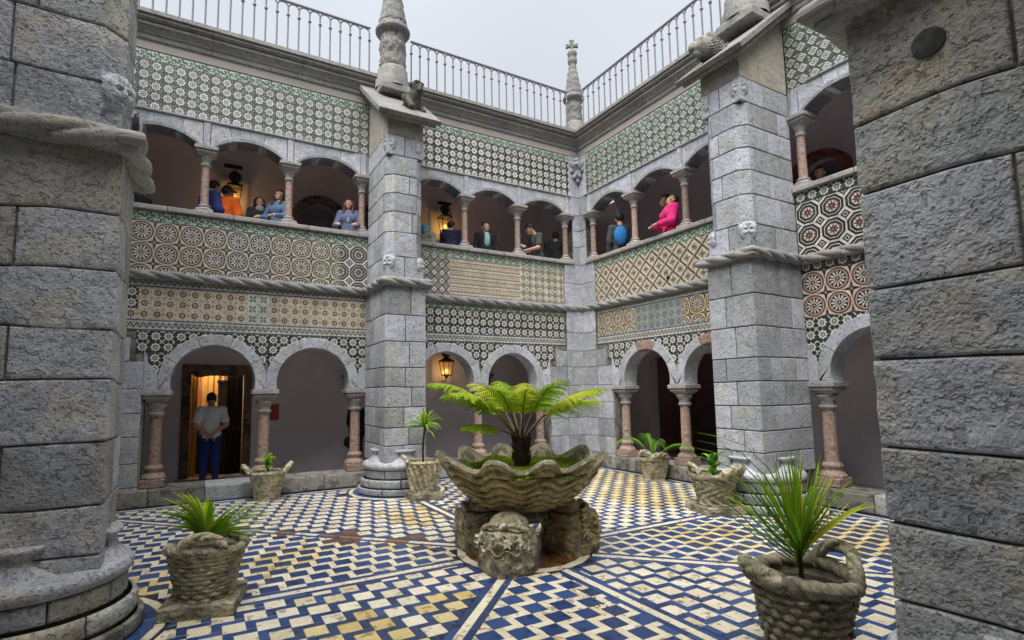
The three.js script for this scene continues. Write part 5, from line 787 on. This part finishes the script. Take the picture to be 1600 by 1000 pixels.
{ // beside the left pier: fluted basket with a small dracaena
  const x = -4.74, z = 1.70, f = camDir(x, z);
  pot('planter', 'pale spiral fluted stone planter standing before the left pier', x, z, { y0: .115, h: .46, rb: .185, rt: .275, surf: (th, v) => .03 * Math.cos(15 * (th + v * .55)) * sstep(1, .86, v) * sstep(0, .1, v) + .02 * sstep(.1, 0, v), m: M.pale, rim: [.026, .0, 24], handles: [[f - 1.45, .13, .10, .034, .06], [f + 1.5, .13, .12, .034, .05]], plinth: [.5, .11, f + .3, M.moss[1]] });
  const p = thing('dracaena', 'small spiky dracaena on a thin dark stem in the fluted planter', 'plant', [x, .5, z]), q = rng(75);
  part(p, 'stem', tube([[x, .48, z], [x - .005, .8, z], [x + .02, 1.05, z], [x + .03, 1.14, z]], .016, .02, 10, 8), M.trunk);
  for (let i = 0; i < 62; i++) { const th = q() * 6.283, e = rr(-.35, 1.35, q), l = rr(.26, .40, q), c = Math.cos(th) * Math.cos(e), s = Math.sin(th) * Math.cos(e), u = Math.sin(e), y = 1.09 + .10 * q(), bx = x + .03; part(p, 'leaf', blade([[bx, y, z], [bx + c * l * .45, y + u * l * .5 + .03, z + s * l * .45], [bx + c * l * .8, y + u * l * .75 + .02, z + s * l * .8], [bx + c * l, y + u * l * .8 - .05, z + s * l]], .026, .3, 6), leafM[Math.floor(q() * 4)]); }
}
const bush = (p, x, y, z, n, len, wid, q, mats, stem = true) => { for (let i = 0; i < n; i++) { const th = i * 2.4 + rr(-.3, .3, q), e = rr(.1, 1.25, q), l = len * rr(.7, 1.1, q), hy = y + (i / n) * len * .9, c = Math.cos(th) * Math.cos(e), s = Math.sin(th) * Math.cos(e), u = Math.sin(e); part(p, 'leaf', blade([[x, hy, z], [x + c * l * .4, hy + u * l * .45, z + s * l * .4], [x + c * l * .8, hy + u * l * .75, z + s * l * .8], [x + c * l, hy + u * l * .75 - .02, z + s * l]], wid, .2, 7), mats[Math.floor(q() * mats.length)]); } };
{ // by the left kerb: rough tapered basket with a leafy seedling
  const x = -6.93, z = .42, f = camDir(x, z);
  pot('planter', 'rough stained stone planter standing by the kerb under the left arches', x, z, { y0: 0, h: .43, rb: .19, rt: .285, surf: (th, v) => .016 * (fb3(Math.cos(th) * 7, v * 7, Math.sin(th) * 7, 3) - .5) + .014 * sstep(.08, 0, v) + .015 * sstep(.9, .95, v), m: M.moss[2], mh: M.pale, rim: [.03, 0, 18], handles: [[f - 1.5, .12, .13, .036, .09], [f + 1.5, .12, .14, .036, .08]] });
  const p = thing('seedling', 'leafy green seedling in the rough planter by the left kerb', 'plant', [x, .42, z]), q = rng(77); part(p, 'stem', tube([[x, .4, z], [x + .01, .55, z], [x, .7, z]], .01, .006, 6, 6), leafM[2]); bush(p, x, .46, z, 26, .2, .055, q, leafM.slice(0, 3));
}
{ // by the right kerb: twisted basket with arching palm
  const x = -.40, z = 2.46, f = camDir(x, z);
  pot('planter', 'small carved stone planter by the kerb under the first right arches', x, z, { y0: 0, h: .40, rb: .20, rt: .285, surf: (th, v) => .02 * Math.max(Math.cos(4 * th + v * 5), Math.cos(4 * th - v * 5)) * sstep(.95, .8, v) - .01 + .03 * sstep(.1, 0, v), m: M.moss[0], rim: [.03, .01, 18], handles: [[f - .62, .15, .15, .04, .0], [f + .45, .16, .11, .045, .03]] });
  const p = thing('arching_palm', 'small palm with arching feathered fronds in the planter by the right kerb', 'palm', [x, .38, z]), q = rng(79);
  for (const [a, ln, rise] of [[-2.75, .60, .36], [.35, .62, .26], [-1.9, .3, .40], [1.6, .34, .34]]) { // fronds in the picture's plane and across it
    const c = Math.cos(a + .5), s = Math.sin(a + .5), pts = []; for (let i = 0; i <= 8; i++) { const k = i / 8; pts.push([x + c * ln * k, .38 + rise * Math.sin(k * 2.1) * 1.05, z + s * ln * k]); }
    const fr = part(p, 'frond', tube(pts, .010, .004, 14, 6), leafM[0]), cv = new THREE.CatmullRomCurve3(pts.map((k) => V3(...k)));
    for (let i = 0; i < 15; i++) for (const sd of [-1, 1]) { const k = .32 + .68 * i / 14, b = cv.getPointAt(k), tg = cv.getTangentAt(k), l = .22 * Math.sin(Math.PI * (.25 + .7 * (k - .3))), d = V3(-s, 0, c).multiplyScalar(sd * .65).addScaledVector(tg, .75).normalize(); part(fr, 'leaflet', blade([[b.x, b.y, b.z], [b.x + d.x * l * .5, b.y + d.y * l * .5 + .01, b.z + d.z * l * .5], [b.x + d.x * l, b.y + d.y * l - .09, b.z + d.z * l]], .013, .3, 5), leafM[q() < .6 ? 0 : 2]); }
  }
}
{ // before the right pier: ornate planter with glossy leaves
  const x = -1.62, z = 4.74, f = camDir(x, z);
  pot('planter', 'ornate carved stone planter on a plinth before the right pier', x, z, { y0: .11, h: .39, rb: .215, rt: .31, surf: (th, v) => .030 * (Math.abs(Math.sin(5 * th + 3 * Math.sin(v * 7))) - .5) * sstep(.95, .85, v) + .02 * (fb3(Math.cos(th) * 9, v * 9, Math.sin(th) * 9, 3) - .5) + .035 * sstep(.09, 0, v), m: M.moss[0], mh: M.moss[2], rim: [.032, .012, 18], handles: [[f - 1.15, .16, .16, .03, .02], [f + .95, .18, .13, .05, .08]], plinth: [.58, .10, f + .55, M.moss[0]] });
  const p = thing('leafy_plant', 'low plant with broad glossy leaves in the ornate planter', 'plant', [x, .55, z]), q = rng(81); bush(p, x, .46, z, 17, .26, .10, q, [leafM[0], leafM[2], leafM[2]]);
}

{ // bits of dead leaf and dirt lying on the tiles
  const g = fromArrays([-.02, 0, 0, 0, .004, -.010, .022, .001, .002, .002, .003, .011], [0, 2, 1, 0, 3, 2]), n = 420, im = new THREE.InstancedMesh(g, std({ color: rgb(.09, .055, .035), side: THREE.DoubleSide }), n), o = new THREE.Object3D(), q = rng(91), C0 = [[-6.4, 3.4, .8], [-5.7, 4.1, .6], [-5.1, 6.4, .5], [-4.4, 6.7, .6], [-6.9, .5, .7], [-2.6, 5.2, 1.2], [-5, 5, 4]];
  for (let i = 0; i < n; i++) { const c = C0[Math.floor(q() * C0.length)], a = q() * 6.283, r = c[2] * Math.sqrt(q()) * q(); o.position.set(clamp(c[0] + r * Math.cos(a), -9.3, -.4), .0025, clamp(c[1] + r * Math.sin(a), .3, 9.2)); o.rotation.set(0, q() * 6, 0); o.scale.setScalar(rr(.2, .95, q)); o.updateMatrix(); im.setMatrixAt(i, o.matrix); const d = rr(.4, 1.6, q); im.setColorAt(i, rgb(d, d, d)); }
  im.name = 'leaf_litter'; tag(im, 'scattered brown bits of dead leaf lying on the tiled floor', 'litter', null, 'stuff'); scene.add(im);
}

// ---------------------------------------------------------------- lanterns and small fittings
function lantern(label, w, u, y, n) { // y is the middle of the glass
  const t = thing('wall_lantern', label, 'lantern', WING[w].p(u, y, n), 'glazed lanterns of the galleries'), p = WING[w].p(u, y, n), put = (name, g, m) => { g.translate(...p); return part(t, name, g, m); };
  const a = .085, b = .135, h = .17, bars = []; for (const [sx, sz] of [[-1, -1], [1, -1], [1, 1], [-1, 1]]) bars.push(tube([[sx * a, -h, sz * a], [sx * b, h, sz * b]], .009, .009, 2, 6));
  const frame = (r, yy, th) => [box(2 * r + .02, th, .018, 0, yy, r), box(2 * r + .02, th, .018, 0, yy, -r), box(.018, th, 2 * r - .02, r, yy, 0), box(.018, th, 2 * r - .02, -r, yy, 0)];
  put('lantern_frame', J(...bars, ...frame(a, -h, .022), ...frame(b, h, .03)), M.iron);
  put('lantern_roof', J(uvBox(new THREE.CylinderGeometry(.06, .205, .08, 4).rotateY(Math.PI / 4).translate(0, h + .05, 0)), lathe([[.055, h + .09], [.10, h + .14], [.125, h + .2], [.11, h + .27], [.06, h + .32], [.02, h + .35], [0, h + .37]], 16), lathe([[0, -h - .09], [.02, -h - .075], [.045, -h - .03], [.07, -h]], 12)), M.iron);
  const gl = new THREE.MeshPhysicalMaterial({ color: rgb(1, .86, .55), transmission: 1, roughness: .25, thickness: 0 }), panes = []; for (let k = 0; k < 4; k++) panes.push(fromArrays([-a + .006, -h + .01, a, a - .006, -h + .01, a, b - .006, h - .012, b, -b + .006, h - .012, b], [0, 1, 2, 0, 2, 3]).rotateY(k * Math.PI / 2));
  for (const g of panes) put('lantern_pane', g, gl);
  put('lantern_bulb', uvBox(new THREE.SphereGeometry(.042, 16, 12).scale(1, 1.35, 1).translate(0, -.07, 0)), new THREE.MeshStandardMaterial({ color: 0x000000, emissive: new THREE.Color(1, .66, .22), emissiveIntensity: .4 }));
  put('lantern_bracket', w === 'A' ? tube([[0, -h - .05, 0], [0, -h - .16, -.06], [0, -h - .12, -(GD + n) + .02]], .014, .014, 10, 6) : tube([[0, -h - .05, 0], [.06, -h - .16, 0], [GD + n - .02, -h - .12, 0]], .014, .014, 10, 6), M.iron);
  const l = new THREE.PointLight(new THREE.Color(1, .62, .25), .05, 0, 2); l.position.set(p[0], p[1] - .07, p[2]); l.castShadow = true; scene.add(l);
}
lantern('lit iron lantern on the upper gallery wall behind the orange jacket', 'A', 7.46, 5.79, -1.9);
lantern('lit iron lantern on the upper gallery wall right of the left pier', 'A', 2.72, 5.86, -1.9);
lantern('lit iron lantern under the ground floor arch right of the left pier', 'A', 2.70, 2.26, -1.9);
{
  const s = thing('notice', 'small plain red notice on the ground floor wall right of the doorway', 'notice', WING.A.p(6.54, 1.31, -GD + .01)); part(s, 'panel', at('A', rbox(.17, .33, .015, .004, 6.54, 1.31, -GD + .01)), std({ color: rgb(.38, .04, .03), roughness: .5 }));
  for (const [w, u, y, label] of [['A', 5.02, 1.98, 'dark carved wall bracket under the second left arch'], ['A', 1.46, 2.02, 'dark carved wall bracket seen under the arch near the corner'], ['B', 5.7, 2.06, 'dark carved wall bracket under the far right arch']]) { const t = thing('wall_bracket', label, 'bracket', WING[w].p(u, y, -GD + .1)); part(t, 'bracket', at(w, uvBox(lathe([[0, -.24], [.03, -.22], [.05, -.14], [.06, -.06], [.11, .02], [.15, .05], [.16, .12], [.12, .13], [0, .13]], 14).scale(1, 1, 1).translate(u, y, -GD + .13))), M.soot[2]); }
  for (const [u, label] of [[7.5, 'small dark ceiling vent over the left upper arches'], [2.72, 'small dark ceiling vent over the right upper arches']]) { const t = thing('wall_vent', label, 'vent', WING.A.p(u, 6.4, -1.95)); part(t, 'vent_plate', at('A', rbox(.34, .05, .12, .012, u, 6.40, -1.93)), M.dark); }
}
// ---------------------------------------------------------------- people
const SKIN = [rgb(.52, .30, .21), rgb(.44, .25, .17), rgb(.30, .16, .10)];
function person(label, pos, h, turn, o) {
  const t = thing('person', label, 'person', pos), k = h / 1.72, c = Math.cos(turn), s = Math.sin(turn);
  const cap = (a, b, r0, r1) => (x, y, z) => { const bx = b[0] - a[0], by = b[1] - a[1], bz = b[2] - a[2], px = x - a[0], py = y - a[1], pz = z - a[2], u = clamp((px * bx + py * by + pz * bz) / (bx * bx + by * by + bz * bz)); return Math.hypot(px - bx * u, py - by * u, pz - bz * u) - lerp(r0, r1, u); };
  const ell = (cx, cy, cz, rx, ry, rz) => (x, y, z) => { const a = (x - cx) / rx, b = (y - cy) / ry, d = (z - cz) / rz, l = Math.hypot(a, b, d); return (l - 1) * Math.min(rx, ry, rz) * (l < 1 ? 1 : .9); };
  const union = (fs, kk) => (x, y, z) => { let d = 9; for (const f of fs) { const e = f(x, y, z); if (e - d > kk) continue; const q = clamp(.5 + .5 * (e - d) / kk); d = lerp(e, d, q) - kk * q * (1 - q); } return d; };
  const lean = o.lean ?? 0, mv = (p) => [p[0], p[1], p[2] + lean * Math.max(0, p[1] - .95)];
  const hy = o.nod ?? 0, hturn = o.look ?? 0, fem = o.fem ? 1 : 0;
  const sh = fem ? .165 : .19, neck = mv([0, 1.46, -.01]), head = mv([.0, 1.60, .02 + .06 * Math.sin(hy)]);
  const arms = o.arms ?? 'down', J0 = (sd) => { const S = mv([sd * sh, 1.405, -.01]); const A = { rail: [[sd * (sh + .07), 1.14, .10], [sd * .17, 1.09, .33]], back: [[sd * (sh + .075), 1.13, -.10], [sd * .03, .95, -.17]], down: [[sd * (sh + .06), 1.12, -.02], [sd * (sh + .06), .86, .07]], camera: [[sd * (sh + .05), 1.14, .14], [sd * .07, 1.30, .30]], tablet: [[sd * (sh + .05), 1.12, .08], [sd * .09, 1.08, .30]], bag: [[sd * (sh + .06), 1.12, -.03], [sd * (sh + .05), .88, .06]] }[arms]; return [S, mv(A[0]), mv(A[1])]; };
  const T = [[0, .95, 0], [0, 1.12, .0], [0, 1.30, 0], [0, 1.38, -.01]].map(mv);
  const torso = (g) => [ell(T[0][0], T[0][1], T[0][2], .165 + g, .13 + g, .115 + g), ell(T[1][0], T[1][1], T[1][2], .145 - .012 * fem + g, .17 + g, .105 + g), ell(T[2][0], T[2][1], T[2][2] + .005, .17 - .01 * fem + g, .16 + g, .115 + g), cap([-sh + .03, T[3][1] + .02, T[3][2]], [sh - .03, T[3][1] + .02, T[3][2]], .065 + g, .065 + g), ...(fem ? [ell(-.075, 1.29, T[2][2] + .085, .065 + g, .06 + g, .05 + g), ell(.075, 1.29, T[2][2] + .085, .065 + g, .06 + g, .05 + g)] : [])];
  const armF = (g, end = 1) => [-1, 1].flatMap((sd) => { const [S, E, W] = J0(sd), We = end < 1 ? [0, 1, 2].map((i) => lerp(E[i], W[i], end)) : W; return end > 0 ? [cap(S, E, .056 + g, .043 + g), cap(E, We, .043 + g, .031 + g)] : [cap(S, [0, 1, 2].map((i) => lerp(S[i], E[i], .72)), .06 + g, .052 + g)]; });
  const legF = (g, end = .09) => [-1, 1].flatMap((sd) => [cap([sd * .085, .92, 0], [sd * .1, .50, .015], .09 + g, .06 + g), cap([sd * .1, .5, .015], [sd * .105, end, -.01], .06 + g, .04 + g)]);
  const hands = [-1, 1].flatMap((sd) => { const [, E, W] = J0(sd), d = V3(W[0] - E[0], W[1] - E[1], W[2] - E[2]).normalize(); if (arms === 'rail') d.set(-sd * .25, -.15, .95).normalize(); const up = Math.abs(d.y) > .8 ? V3(0, 0, 1) : V3(0, 1, 0), side = V3().crossVectors(d, up).normalize(), nn = V3().crossVectors(side, d).normalize(), P = (a, b, e) => [W[0] + d.x * a + side.x * b + nn.x * e, W[1] + d.y * a + side.y * b + nn.y * e, W[2] + d.z * a + side.z * b + nn.z * e]; const f = [cap(W, P(.05, 0, 0), .029, .031), cap(P(.05, -.02, 0), P(.08, -.024, 0), .017, .015), cap(P(.05, .02, 0), P(.08, .024, 0), .017, .015)]; [-.031, -.011, .010, .029].forEach((b, i) => { const l = [.055, .07, .075, .066][i]; f.push(cap(P(.085, b, 0), P(.085 + l * .55, b * 1.1, -.006), .0098, .009), cap(P(.085 + l * .55, b * 1.1, -.006), P(.085 + l * .85, b * 1.1, -.03), .009, .0078)); }); f.push(cap(P(.03, sd * -.028, 0), P(.065, sd * -.058, -.012), .0125, .011), cap(P(.065, sd * -.058, -.012), P(.092, sd * -.062, -.026), .0105, .0088)); return f; });
  // head: turned and nodded about the neck
  const ch = Math.cos(hturn), sh2 = Math.sin(hturn), cn = Math.cos(hy), sn = Math.sin(hy);
  const inHead = (f) => (x, y, z) => { let X = x - head[0], Y = y - head[1] + .10, Z = z - head[2]; const x1 = ch * X - sh2 * Z, z1 = sh2 * X + ch * Z; const y2 = cn * Y + sn * z1, z2 = -sn * Y + cn * z1; return f(x1, y2 - .10, z2); };
  const skull = [ell(0, .035, -.01, .078, .092, .095), ell(0, -.035, .018, .062, .082, .072), cap([0, .005, .075], [0, -.03, .098], .014, .018), ell(0, -.092, .052, .032, .026, .03), cap([-.04, .028, .078], [.04, .028, .078], .012, .012), cap([-.022, -.066, .084], [.022, -.066, .084], .009, .009), cap([-.083, .0, -.005], [-.086, -.035, -.0], .014, .010), cap([.083, .0, -.005], [.086, -.035, -.0], .014, .010), ell(-.045, -.02, .062, .025, .022, .022), ell(.045, -.02, .062, .025, .022, .022)];
  const face = (x, y, z) => { let d = union(skull, .018)(x, y, z); for (const e of [-1, 1]) d = Math.max(d, -(Math.hypot(x - e * .032, (y - .008) * 1.5, z - .092) - .014)); return d; };
  const fin = (g) => { g.scale(k, k, k).rotateY(turn); g.translate(...pos); return g; };
  const low = o.low ?? 0; // nothing to see below this height of a figure behind a parapet: still built, coarsely
  const bodyG = sdfMesh(union([...torso(0), ...armF(0), ...legF(0), ...[-1, 1].map((sd) => cap([sd * .105, .045, -.03], [sd * .12, .03, .15], .04, .03)), cap(neck, [head[0], head[1] - .04, head[2] - .005], .056, .05)], .03), [-.42, -.03, -.4], [.42, 1.56, .5], .02);
  const headG = sdfMesh((x, y, z) => Math.min(inHead(face)(x, y, z), cap([neck[0], neck[1] - .02, neck[2]], [head[0], head[1] - .04, head[2] - .005], .056, .05)(x, y, z)), [head[0] - .16, head[1] - .2, head[2] - .2], [head[0] + .16, head[1] + .17, head[2] + .2], .0078);
  const handG = [-1, 1].map((sd, i) => { const W = J0(sd)[2], hs = hands.slice(i * 13, i * 13 + 13); return sdfMesh(union(hs, .008), W.map((q) => q - .2), W.map((q) => q + .2), .0075); });
  const skinM = std({ color: SKIN[o.skin ?? 0], roughness: .55 });
  part(t, 'body', fin(J(bodyG, headG, ...handG)), skinM);
  const cl = (name, f, lo, hi, cell, m) => part(t, name, fin(uvBox(sdfMesh(f, lo, hi, cell))), m);
  const bulk = o.bulk ?? .018, hem = o.hem ?? .86; const tors = union([...torso(bulk), ...armF(bulk * .9, o.sleeve ?? .94)], .035);
  const topM = std({ color: rgb(...o.top), roughness: .95 }), fold = (x, y, z) => (.018 + bulk * .45) * (fb3(x * 9 + o.top[0] * 50 + y * 3, y * 9, z * 9, 3) - .5);
  cl(o.wear ?? 'jacket', (x, y, z) => Math.max(tors(x, y, z) + fold(x, y, z), hem - y, y - 1.475 - .25 * Math.max(0, -z) + (Math.hypot(x, z - lean * .5) < .05 ? .05 : 0)), [-.46, hem - .03, -.42], [.46, 1.54, .56], .0155, topM);
  const tr = union(legF(.016, .07), .03), hips = union(torso(.012), .03);
  cl('trousers', (x, y, z) => Math.max(Math.min(tr(x, y, z), Math.max(hips(x, y, z), y - 1.0)) + .010 * (fb3(x * 12, y * 6, z * 12, 2) - .5), .05 - y), [-.3, .02, -.26], [.3, 1.04, .3], .022, std({ color: rgb(...(o.legs ?? [.03, .03, .04])), roughness: .95 }));
  cl('shoe', union([-1, 1].map((sd) => cap([sd * .105, .05, -.03], [sd * .12, .036, .16], .05, .04)), .01), [-.24, -.03, -.16], [.24, .14, .26], .016, M.dark);
  const hairM = std({ color: rgb(...(o.hair ?? [.02, .013, .01])), roughness: .6 }), st = o.style ?? 'short';
  const hairF = (x, y, z) => { const strand = .012 * (n3(x * 60, y * 16, z * 60) - .5); let d = ell(0, .046, -.016, .087, .098, .102)(x, y, z) + strand; const cut = Math.min(z - .02 - .35 * Math.max(0, y - .055) - .9 * Math.max(0, Math.abs(x) - .052), .056 + .1 * Math.abs(x) - y); d = Math.max(d, cut); if (st === 'short') d = Math.max(d, -.045 - y - .0); if (st === 'long') { let e = ell(0, -.07, -.045, .098, .17, .075)(x, y, z) + strand; e = Math.max(e, z - .02 + .0); for (const sd of [-1, 1]) e = Math.min(e, cap([sd * .082, .03, .03], [sd * .088, -.22, .06], .027, .024)(x, y, z) + strand); d = Math.min(d, e); } return d; };
  if (st === 'hood' || st === 'cap') { const hm = std({ color: rgb(...(o.hood ?? o.top)), roughness: .95 }); if (st === 'hood') cl('hood', inHead((x, y, z) => { const a = ell(0, .03, -.025, .112, .128, .12)(x, y, z), b = ell(0, -.06, -.03, .12, .12, .11)(x, y, z); return Math.max(Math.min(a, b), z - .055 + .0, -ell(0, -.01, .03, .08, .105, .12)(x, y, z)); }), [head[0] - .2, head[1] - .3, head[2] - .24], [head[0] + .2, head[1] + .24, head[2] + .2], .0105, hm); else { cl('hair', inHead(hairF), [head[0] - .2, head[1] - .3, head[2] - .2], [head[0] + .2, head[1] + .24, head[2] + .2], .0095, hairM); cl('cap', inHead((x, y, z) => Math.min(Math.max(ell(0, .055, -.01, .094, .1, .106)(x, y, z), .06 - y), ell(0, .066, .12, .065, .012, .06)(x, y, z))), [head[0] - .2, head[1] - .2, head[2] - .22], [head[0] + .2, head[1] + .24, head[2] + .26], .0095, hm); } }
  else cl('hair', inHead(hairF), [head[0] - .2, head[1] - .36, head[2] - .24], [head[0] + .2, head[1] + .24, head[2] + .2], .0095, hairM);
  for (const x of o.extra ?? []) cl(x[0], x[1]({ cap, ell, union, inHead, head, neck, lean }), x[2], x[3], x[4] ?? .014, x[5]);
  const eyes = [-1, 1].map((e) => sdfMesh(inHead((x, y, z) => Math.hypot(x - e * .032, y - .008, z - .077) - .0115), [head[0] - .12, head[1] - .1, head[2] - .12], [head[0] + .12, head[1] + .12, head[2] + .13], .005)); part(t, 'eye', fin(J(eyes)), M.dark);
  return t;
}
const UF = 3.82; // floor of the upper gallery
const pA = (u, n) => WING.A.p(u, UF, n), pB = (u, n) => WING.B.p(u, UF, n), cloth = (r, g, b) => std({ color: rgb(r, g, b), roughness: .95 });
const toCam = .3;
person('person in black seen in part at the left end of the upper gallery', pA(8.95, -.6), 1.46, .9, { top: [.012, .012, .014], bulk: .03, style: 'short' });
person('person in a dark blue jacket with a pale grey hood, behind the leftmost upper column', pA(8.03, -.55), 1.72, 2.0, { top: [.03, .045, .17], bulk: .04, lean: .3, arms: 'rail', extra: [['hood', ({ ell }) => (x, y, z) => ell(0, 1.47, .12, .15, .085, .13)(x, y, z), [-.2, 1.34, -.1], [.2, 1.58, .32], .014, cloth(.36, .38, .44)]] });
person('person in a bright orange jacket with a dark cap below the left lantern', pA(7.74, -.5), 1.66, 2.5, { top: [.75, .13, .012], bulk: .045, lean: .28, style: 'cap', hood: [.015, .013, .015], skin: 2, arms: 'rail', look: -.5 });
person('woman in a black hooded coat with a grey patterned scarf, looking up', pA(7.09, -.6), 1.54, .1, { fem: 1, top: [.014, .013, .015], bulk: .03, style: 'hood', hood: [.014, .012, .013], nod: -.25, skin: 1, arms: 'rail', extra: [['scarf', ({ ell }) => (x, y, z) => Math.max(ell(0, 1.43, .04, .10, .10, .10)(x, y, z), ) + .02 * (n3(x * 30, y * 30, z * 30) - .5), [-.16, 1.3, -.12], [.16, 1.56, .2], .012, cloth(.24, .24, .26)]] });
person('woman with long brown hair and a denim jacket looking up to the left', pA(6.78, -.38), 1.67, -.75, { fem: 1, top: [.10, .17, .29], wear: 'denim_jacket', style: 'long', hair: [.035, .016, .010], nod: -.32, look: .1, arms: 'rail' });
person('woman with reddish hair and a blue grey patterned top by the third upper column', pA(5.49, -.35), 1.70, -.35, { fem: 1, top: [.12, .15, .25], wear: 'blouse', style: 'long', hair: [.075, .022, .012], nod: -.15, arms: 'rail', extra: [['shirt_pattern', ({ ell }) => (x, y, z) => Math.max(ell(0, 1.28, .02, .15, .16, .135)(x, y, z), .012 - .1 * Math.abs(n3(x * 26, y * 26, z * 26) - .5)), [-.2, 1.1, -.14], [.2, 1.46, .2], .012, cloth(.42, .45, .5)]] });
person('person with a pale blue head covering half hidden by the left pier', pA(3.76, -.6), 1.50, 2.2, { top: [.30, .28, .25], style: 'hood', hood: [.16, .32, .42], bulk: .035 });
person('person in a navy jacket with cropped dark hair under the right lantern', pA(3.25, -.45), 1.62, 2.3, { top: [.016, .018, .055], bulk: .04, lean: .12, look: -.4, arms: 'tablet' });
person('man in a dark suit jacket over a mint shirt, facing the court', pA(2.38, -.42), 1.70, -.15, { top: [.012, .014, .022], wear: 'jacket', look: .15, hair: [.012, .008, .007], extra: [['shirt', ({ ell }) => (x, y, z) => Math.max(ell(0, 1.29, .06, .09, .19, .105)(x, y, z), y - 1.46, -.02 - z), [-.12, 1.06, -.1], [.12, 1.5, .22], .011, cloth(.26, .46, .42)]] });
person('man in a grey T-shirt looking down at white things in his hands', pA(1.06, -.24), 1.78, -1.75, { top: [.055, .06, .062], wear: 'shirt', sleeve: 0, arms: 'tablet', nod: .5, lean: .15, skin: 0, hem: .84, extra: [['paper', ({ ell }) => (x, y, z) => Math.min(ell(-.03, 1.21, .40, .05, .03, .045)(x, y, z), ell(.05, 1.17, .38, .045, .03, .05)(x, y, z)), [-.1, 1.1, .3], [.14, 1.28, .5], .009, cloth(.7, .7, .72)]] });
person('dark clothed person in the shade behind the man in the grey T-shirt', pA(.36, -.5), 1.76, 2.6, { top: [.012, .012, .013], bulk: .04 });
person('man in a dark top with a bright blue backpack in the right upper gallery', pB(1.05, -.32), 1.86, 2.6, { top: [.045, .05, .055], arms: 'down', extra: [['backpack', ({ ell }) => (x, y, z) => ell(.04, 1.20, -.20, .14, .20, .10)(x, y, z), [-.16, .96, -.36], [.22, 1.44, -.06], .014, cloth(.02, .16, .44)]] });
person('person in brown dark clothes standing in the shade behind the pink jacket', pB(2.25, -.5), 1.92, -2.0, { top: [.05, .025, .02], skin: 2 });
person('woman in a hot pink raincoat looking up, by the right upper column', pB(2.60, -.2), 1.78, -1.95, { fem: 1, top: [.60, .02, .16], wear: 'raincoat', bulk: .035, nod: -.5, arms: 'tablet', hair: [.07, .035, .018], style: 'short' });
person('person in a grey top by the red doorway of the far right gallery', pB(5.07, -1.0), 1.53, -1.2, { top: [.26, .25, .24], bulk: .03 });
person('man in a pale grey T-shirt and jeans, hands behind his back, in the lower doorway', [-7.74, .0, -1.6], 1.72, Math.PI, { top: [.74, .76, .80], wear: 'shirt', sleeve: 0, arms: 'back', legs: [.012, .03, .16], nod: .35, hem: .88, bulk: .022, lean: .03 });
person('person in black with a black handbag, half hidden by the column left of the pier', [-5.03, .0, -1.35], 1.62, 1.9, { fem: 1, top: [.012, .012, .013], bulk: .035, arms: 'down', extra: [['handbag', ({ ell }) => (x, y, z) => ell(-.16, .74, -.26, .09, .13, .15)(x, y, z), [-.3, .56, -.46], [-.02, .92, -.06], .014, cloth(.012, .012, .014)]] });
renderer.render(scene, camera);
